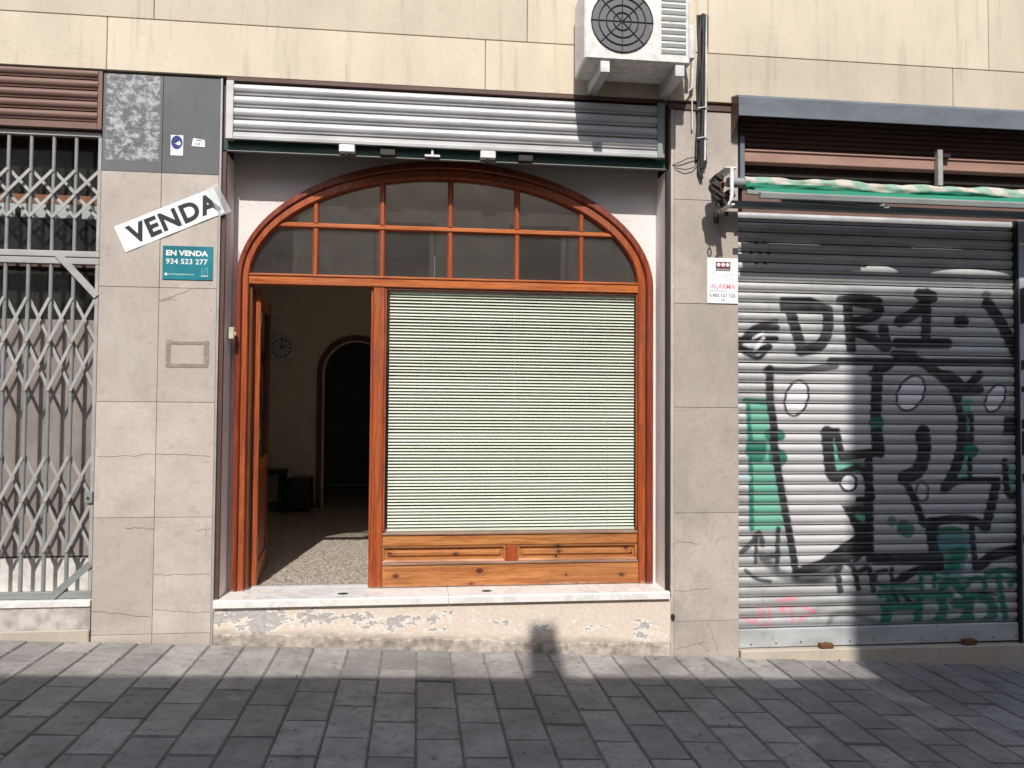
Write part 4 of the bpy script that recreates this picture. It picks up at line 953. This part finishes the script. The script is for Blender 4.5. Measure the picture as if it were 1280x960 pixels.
B_('s', [(830, 0), (835, 80), (812, 165), (745, 205)], 54, K); B_('s', [(745, 205), (790, 300), (832, 405)], 28, K); e_ = ell(825, 265, 26, 42, 0); B_('s', e_+e_[:1], 12, K); B_('f', e_, 0, (.5, .5, .5), .5)
B_('f', [(1000, 60), (1030, 60), (1035, 205), (985, 205)], 0, LG, .8); B_('s', [(1000, 0), (1002, 60), (970, 170), (928, 250)], 42, K); B_('s', [(1036, 20), (1038, 210)], 20, K); B_('s', [(1035, 80), (1050, 85)], 48, G)
B_('s', [(930, 245), (1005, 216), (1160, 214)], 26, K); B_('s', [(1155, 225), (1132, 330), (1106, 425)], 38, K); B_('s', [(835, 405), (960, 388), (1060, 397), (1110, 428)], 34, K); B_('f', [(890, 430), (1040, 430), (1044, 500), (1000, 640), (900, 640)], 0, BG, .85)
B_('s', [(868, 410), (893, 585)], 56, K); B_('s', [(1044, 420), (1062, 600)], 24, K); B_('f', [(600, 540), (880, 538), (905, 592), (608, 592)], 0, K); B_('s', [(1070, 600), (1150, 545), (1250, 522)], 42, K); B_('s', [(705, 670), (800, 615), (905, 600)], 32, K)
B_('f', [(1205, 145), (1248, 145), (1248, 265), (1215, 262)], 0, LG, .8); B_('s', [(1192, 130), (1205, 270), (1248, 282)], 26, K); B_('s', [(745, 425), (760, 435)], 58, G, .85); B_('s', [(690, 393), (692, 400)], 34, G, .7)
B_('s', [(25, 532), (70, 490), (100, 448), (118, 500)], 20, K, .85); B_('s', [(90, 470), (85, 580)], 14, K, .85); B_('s', [(115, 560), (190, 545)], 20, K, .85); B_('s', [(186, 430), (180, 605)], 18, K, .9); B_('s', [(110, 550), (200, 632), (300, 662), (410, 650), (460, 600)], 30, (.08, .08, .085), .75, .02); B_('s', [(40, 615), (90, 652), (150, 664)], 14, K, .85)
B_('s', [(270, 640), (360, 640), (440, 600)], 44, K, .75, .02); B_('f', [(905, 440), (1030, 440), (1010, 560), (930, 620)], 0, G, .5, .03)
# lower tags
for p, w_ in (([(450, 195), (462, 280)], 24), ([(450, 185), (480, 150), (520, 180), (542, 268)], 20), ([(545, 195), (590, 180), (610, 285)], 20), ([(665, 188), (625, 200), (615, 240), (662, 255)], 18), ([(690, 180), (692, 262)], 16), ([(525, 150), (552, 122)], 16)): C_('s', p, w_, K, .93)
C_('s', [(340, 370), (420, 335), (640, 342)], 22, (.2, .2, .2), .55, .02); C_('s', [(410, 430), (430, 390), (500, 378), (610, 412)], 18, (.12, .12, .12), .7, .015)
for p in ([(30, 395), (72, 418), (100, 392)], [(95, 345), (110, 395)], [(140, 345), (150, 402)], [(190, 360), (240, 352), (250, 420)], [(205, 355), (212, 380)], [(185, 322), (262, 312)], [(280, 408), (345, 368)], [(30, 455), (92, 458)], [(110, 430), (150, 430)], [(300, 350), (340, 372)]): C_('s', p, 13, PK, .6, .01)
D_ = frame(1100, 660, 6.4)
D_('f', [(450, 60), (710, 60), (715, 190), (470, 190)], 0, BG, .8)
for p, w_ in (([(0, 530), (90, 520), (300, 532), (560, 530)], 54), ([(0, 462), (300, 460)], 24), ([(85, 560), (45, 720), (20, 810)], 74), ([(30, 632), (260, 620)], 52), ([(-20, 800), (200, 795), (430, 780)], 72), ([(312, 550), (302, 700), (272, 800), (240, 895)], 62),
              ([(480, 560), (505, 650), (470, 725), (415, 785)], 72), ([(600, 600), (690, 610), (700, 690), (600, 765), (430, 785)], 72), ([(325, 400), (328, 475)], 36), ([(430, 395), (430, 465)], 36), ([(310, 372), (380, 362), (435, 375)], 30), ([(490, 470), (565, 430), (645, 480)], 62),
              ([(690, 455), (750, 400), (825, 415), (835, 470)], 38), ([(640, 480), (680, 545)], 52), ([(738, 550), (705, 650), (722, 730), (692, 800), (700, 865)], 58), ([(815, 545), (885, 600), (900, 690), (830, 755), (735, 805)], 72), ([(850, 365), (980, 335), (1105, 368)], 44), ([(945, 385), (970, 560), (1000, 720), (1012, 880)], 48),
              ([(1035, 450), (1090, 400)], 42), ([(1105, 735), (1110, 800)], 56), ([(480, 22), (560, 10), (640, 25)], 46), ([(580, 190), (655, 180), (640, 225), (560, 270), (610, 290), (535, 350)], 52), ([(730, 530), (830, 530)], 44), ([(450, 400), (1100, 395)], 20)): D_('s', p, w_*1.28, G, .96, .008)
D_('f', [(-40, 500), (420, 500), (430, 800), (-40, 830)], 0, G, .3, .04); D_('f', [(420, 720), (800, 720), (700, 810), (430, 815)], 0, G, .55, .03)
for p, w_ in (([(110, 525), (145, 585)], 34), ([(180, 515), (215, 575)], 34), ([(200, 560), (280, 605)], 24), ([(790, 515), (870, 522), (925, 532)], 26)): D_('s', p, w_, K, .9)
for px, py in ((945, 303), (955.5, 303), (938.5, 316), (950, 316), (960.5, 316), (945, 329), (956, 329)):
    c_ = at(px, py, SY); GO.append(('s', np.array([c_, (c_[0]+.001, c_[1])]), .0135, (.004, .004, .004), 1.0, .002))
def pigment(X, Z):
    col = np.zeros((len(X), 3)); cov = np.zeros(len(X)); P = np.stack([X, Z], 1)
    for kind, pts, hw, c, cover, soft in GO:
        pad = hw+soft+.01; m = (X > pts[:, 0].min()-pad) & (X < pts[:, 0].max()+pad) & (Z > pts[:, 1].min()-pad) & (Z < pts[:, 1].max()+pad)
        idx = np.nonzero(m)[0]
        if not len(idx): continue
        q = P[idx]; d = np.full(len(idx), 9.0); nxt = np.roll(pts, -1, 0) if kind == 'f' else pts[1:]; prv = pts if kind == 'f' else pts[:-1]
        inside = np.zeros(len(idx), bool)
        for a, b in zip(prv, nxt):
            ab = b-a; t_ = np.clip(((q-a)@ab)/max(ab@ab, 1e-9), 0, 1); d = np.minimum(d, np.linalg.norm(q-a-t_[:, None]*ab, axis=1))
            if kind == 'f':
                cr = (a[1] > q[:, 1]) != (b[1] > q[:, 1])
                with np.errstate(divide='ignore', invalid='ignore'): xi = (b[0]-a[0])*(q[:, 1]-a[1])/(b[1]-a[1]+1e-12)+a[0]
                inside ^= cr & (q[:, 0] < xi)
        sd_ = np.where(inside, -d, d) if kind == 'f' else d-hw
        k_ = np.clip(.5-sd_/(2*soft), 0, 1); k_ = k_*k_*(3-2*k_)*cover
        c0 = cov[idx]; nc = k_+c0*(1-k_)
        col[idx] = (col[idx]*(c0*(1-k_))[:, None]+np.array(c)*k_[:, None])/np.maximum(nc, 1e-6)[:, None]; cov[idx] = nc
    return np.concatenate([col, cov[:, None]], 1)

gs = thing('graffiti_shutter', (3.43, .04, -1.72), 'closed galvanised roller shutter covered with black and green graffiti', 'shutter')
RZ0, RZ1, RXA, RXB = -1.583, 1.476, 2.328, 4.535
nsl = 41; ph = (RZ1-RZ0)/nsl; nx = 400; allv = []; objs = []; flat = []
for i in range(nsl):
    z0 = RZ0+ph*i; pf = slat_profile(z0, z0+ph, SY, .0085, .10)[1:]
    o = MB().xprof(pf, RXA, RXB, nx, closed=False).build('slat', 'sprayed_slat', gs, smooth=True, origin=(3.43, SY, z0))
    co = np.empty(len(o.data.vertices)*3); o.data.vertices.foreach_get('co', co); co = co.reshape(-1, 3)
    allv.append(np.stack([co[:, 0]+3.43, co[:, 2]+z0], 1)); objs.append(o); flat.append(np.where(co[:, 2] < ph*.285, .6, 1.0))
big_ = np.concatenate(allv); pc = pigment(big_[:, 0], big_[:, 1]); k = 0
pc[:, 3] *= np.concatenate(flat)        # spray hardly reaches the flat strip at the foot of each slat
for o in objs:
    m = len(o.data.vertices); a = o.data.color_attributes.new('spray', 'FLOAT_COLOR', 'POINT'); a.data.foreach_set('color', pc[k:k+m].astype(np.float32).ravel()); k += m
metal('worn_galvanised', (.50, .52, .53), .5, .3, (.17, .12, .08), .75, 1.3)
box('bottom_bar', RXA, RXB, .02, .06, -1.716, -1.5835, 'worn_galvanised', gs, .004); box('backing', RXA, RXB+.3, .062, .075, -1.75, 1.48, 'dark_brown_paint', gs)
for x in (2.93, 4.06): box('lock_tab', x, x+.1, -.03, .0195, -1.722, -1.69, 'rust', gs, .004)
for i in range(12): MB().disc(2.42+.19*i, -1.69+.004*(i % 3), .006, .006, .0165, .0195, 8).build('rivet', 'rust', gs)
box('guide', 4.537, 4.552, .0, .06, -1.75, 1.476, 'black_iron', gs)
th = thing('shutter_threshold', (3.43, 0, -1.75), 'pale stone threshold under the graffitied shutter', 'step')
mb = MB().add([(2.326, -.03, ground(2.326)-.02), (4.56, -.03, ground(4.56)-.02), (4.56, -.03, -1.735), (2.326, -.03, -1.722), (2.326, .1, ground(2.326)-.02), (4.56, .1, ground(4.56)-.02), (4.56, .1, -1.73), (2.326, .1, -1.718)],
              [(0, 1, 2, 3), (3, 2, 6, 7), (0, 4, 5, 1), (1, 5, 6, 2), (0, 3, 7, 4), (4, 7, 6, 5)]); mb.build('threshold_slab', 'threshold_stone', th, .006)
gp = thing('steel_post', (4.65, 0, -1.9), 'blue grey steel guide post at the right end of the graffitied shutter', 'post')
box('face', 4.556, 4.78, -.01, .06, -1.95, 1.476, 'guide_paint', gp, .004)
for z0, z1 in ((.68, .95), (.33, .40), (.16, .2), (-.12, -.05), (-.32, -.14), (-.52, -.46), (-.98, -.92)): MB().prism([(4.557, z0), (4.779, z0+.05), (4.779, z1+.08), (4.557, z1)], -.0125, -.0103).build('paint_stroke', 'ink_black', gp)
nw = thing('neighbour_shutter', (5.5, .05, -1.9), 'plain grey roller shutter beyond the steel post', 'shutter')
for i in range(42):
    z0 = -1.72+.0762*i
    if i == 0: ns_ = MB().xprof(slat_profile(z0, z0+.0762, SY, .0085)[1:], 4.782, 6.4, 1, closed=False).build('slat', 'galvanised', nw, smooth=True, origin=(5.5, SY, z0))
    else: copy_piece(ns_, nw, (5.5, SY, z0+EYE))

# ------------------------------------------------------------------ opposite side of the street (behind the camera, seen in the glass; its roofline and chimney throw shade)
ob_ = thing('opposite_house', (0, -6.6, ground(0)), 'plain low house with flat roof across the street, behind the viewer', 'house')
HZ_ = 3.83
wins = [(-7+2.1*i, -7+2.1*i+.95) for i in range(8)]
zb0, zb1 = 1.5, 2.9
xs2 = [-14]+[v for a in wins for v in a]+[14]
for a, b in zip(xs2[::2], xs2[1::2]): box('wall', a, b, -7.0, -6.2, -2.6, HZ_, 'opposite_render', ob_)
for a, b in wins:
    box('wall', a+.001, b-.001, -7.0, -6.2, zb1, HZ_, 'opposite_render', ob_); box('wall', a+.001, b-.001, -7.0, -6.2, -2.6, zb0, 'opposite_render', ob_)
    f = box('window', a+.02, b-.02, -6.4, -6.36, zb0+.02, zb1-.02, 'white_plastic', ob_); box('pane', a+.1, b-.1, -6.358, -6.35, zb0+.1, zb1-.1, 'ink_grey', f); box('balcony_slab', a-.2, b+.2, -6.199, -6.0, zb0-.12, zb0, 'kerb_stone', ob_)
box('parapet', -14, 14, -7.0, -6.17, HZ_+.001, HZ_+.06, 'kerb_stone', ob_); box('roof', -14, 14, -11, -7.001, 3.3, 3.4, 'roof_tile', ob_)
box('chimney', .095, .29, -6.6, -6.3, HZ_+.061, 4.74, 'roof_tile', ob_)
tb = thing('opposite_block', (6, -10, ground(6)), 'taller plain block behind the low house across the street', 'building')
box('wall', 2.2, 16, -13, -9.0, -2.6, 9.85, 'opposite_render', tb)
for i in range(4):
    for j in range(3): box('window', 3.2+2*i, 4.2+2*i, -8.999, -8.96, 4.3+1.9*j, 5.6+1.9*j, 'ink_grey', tb)
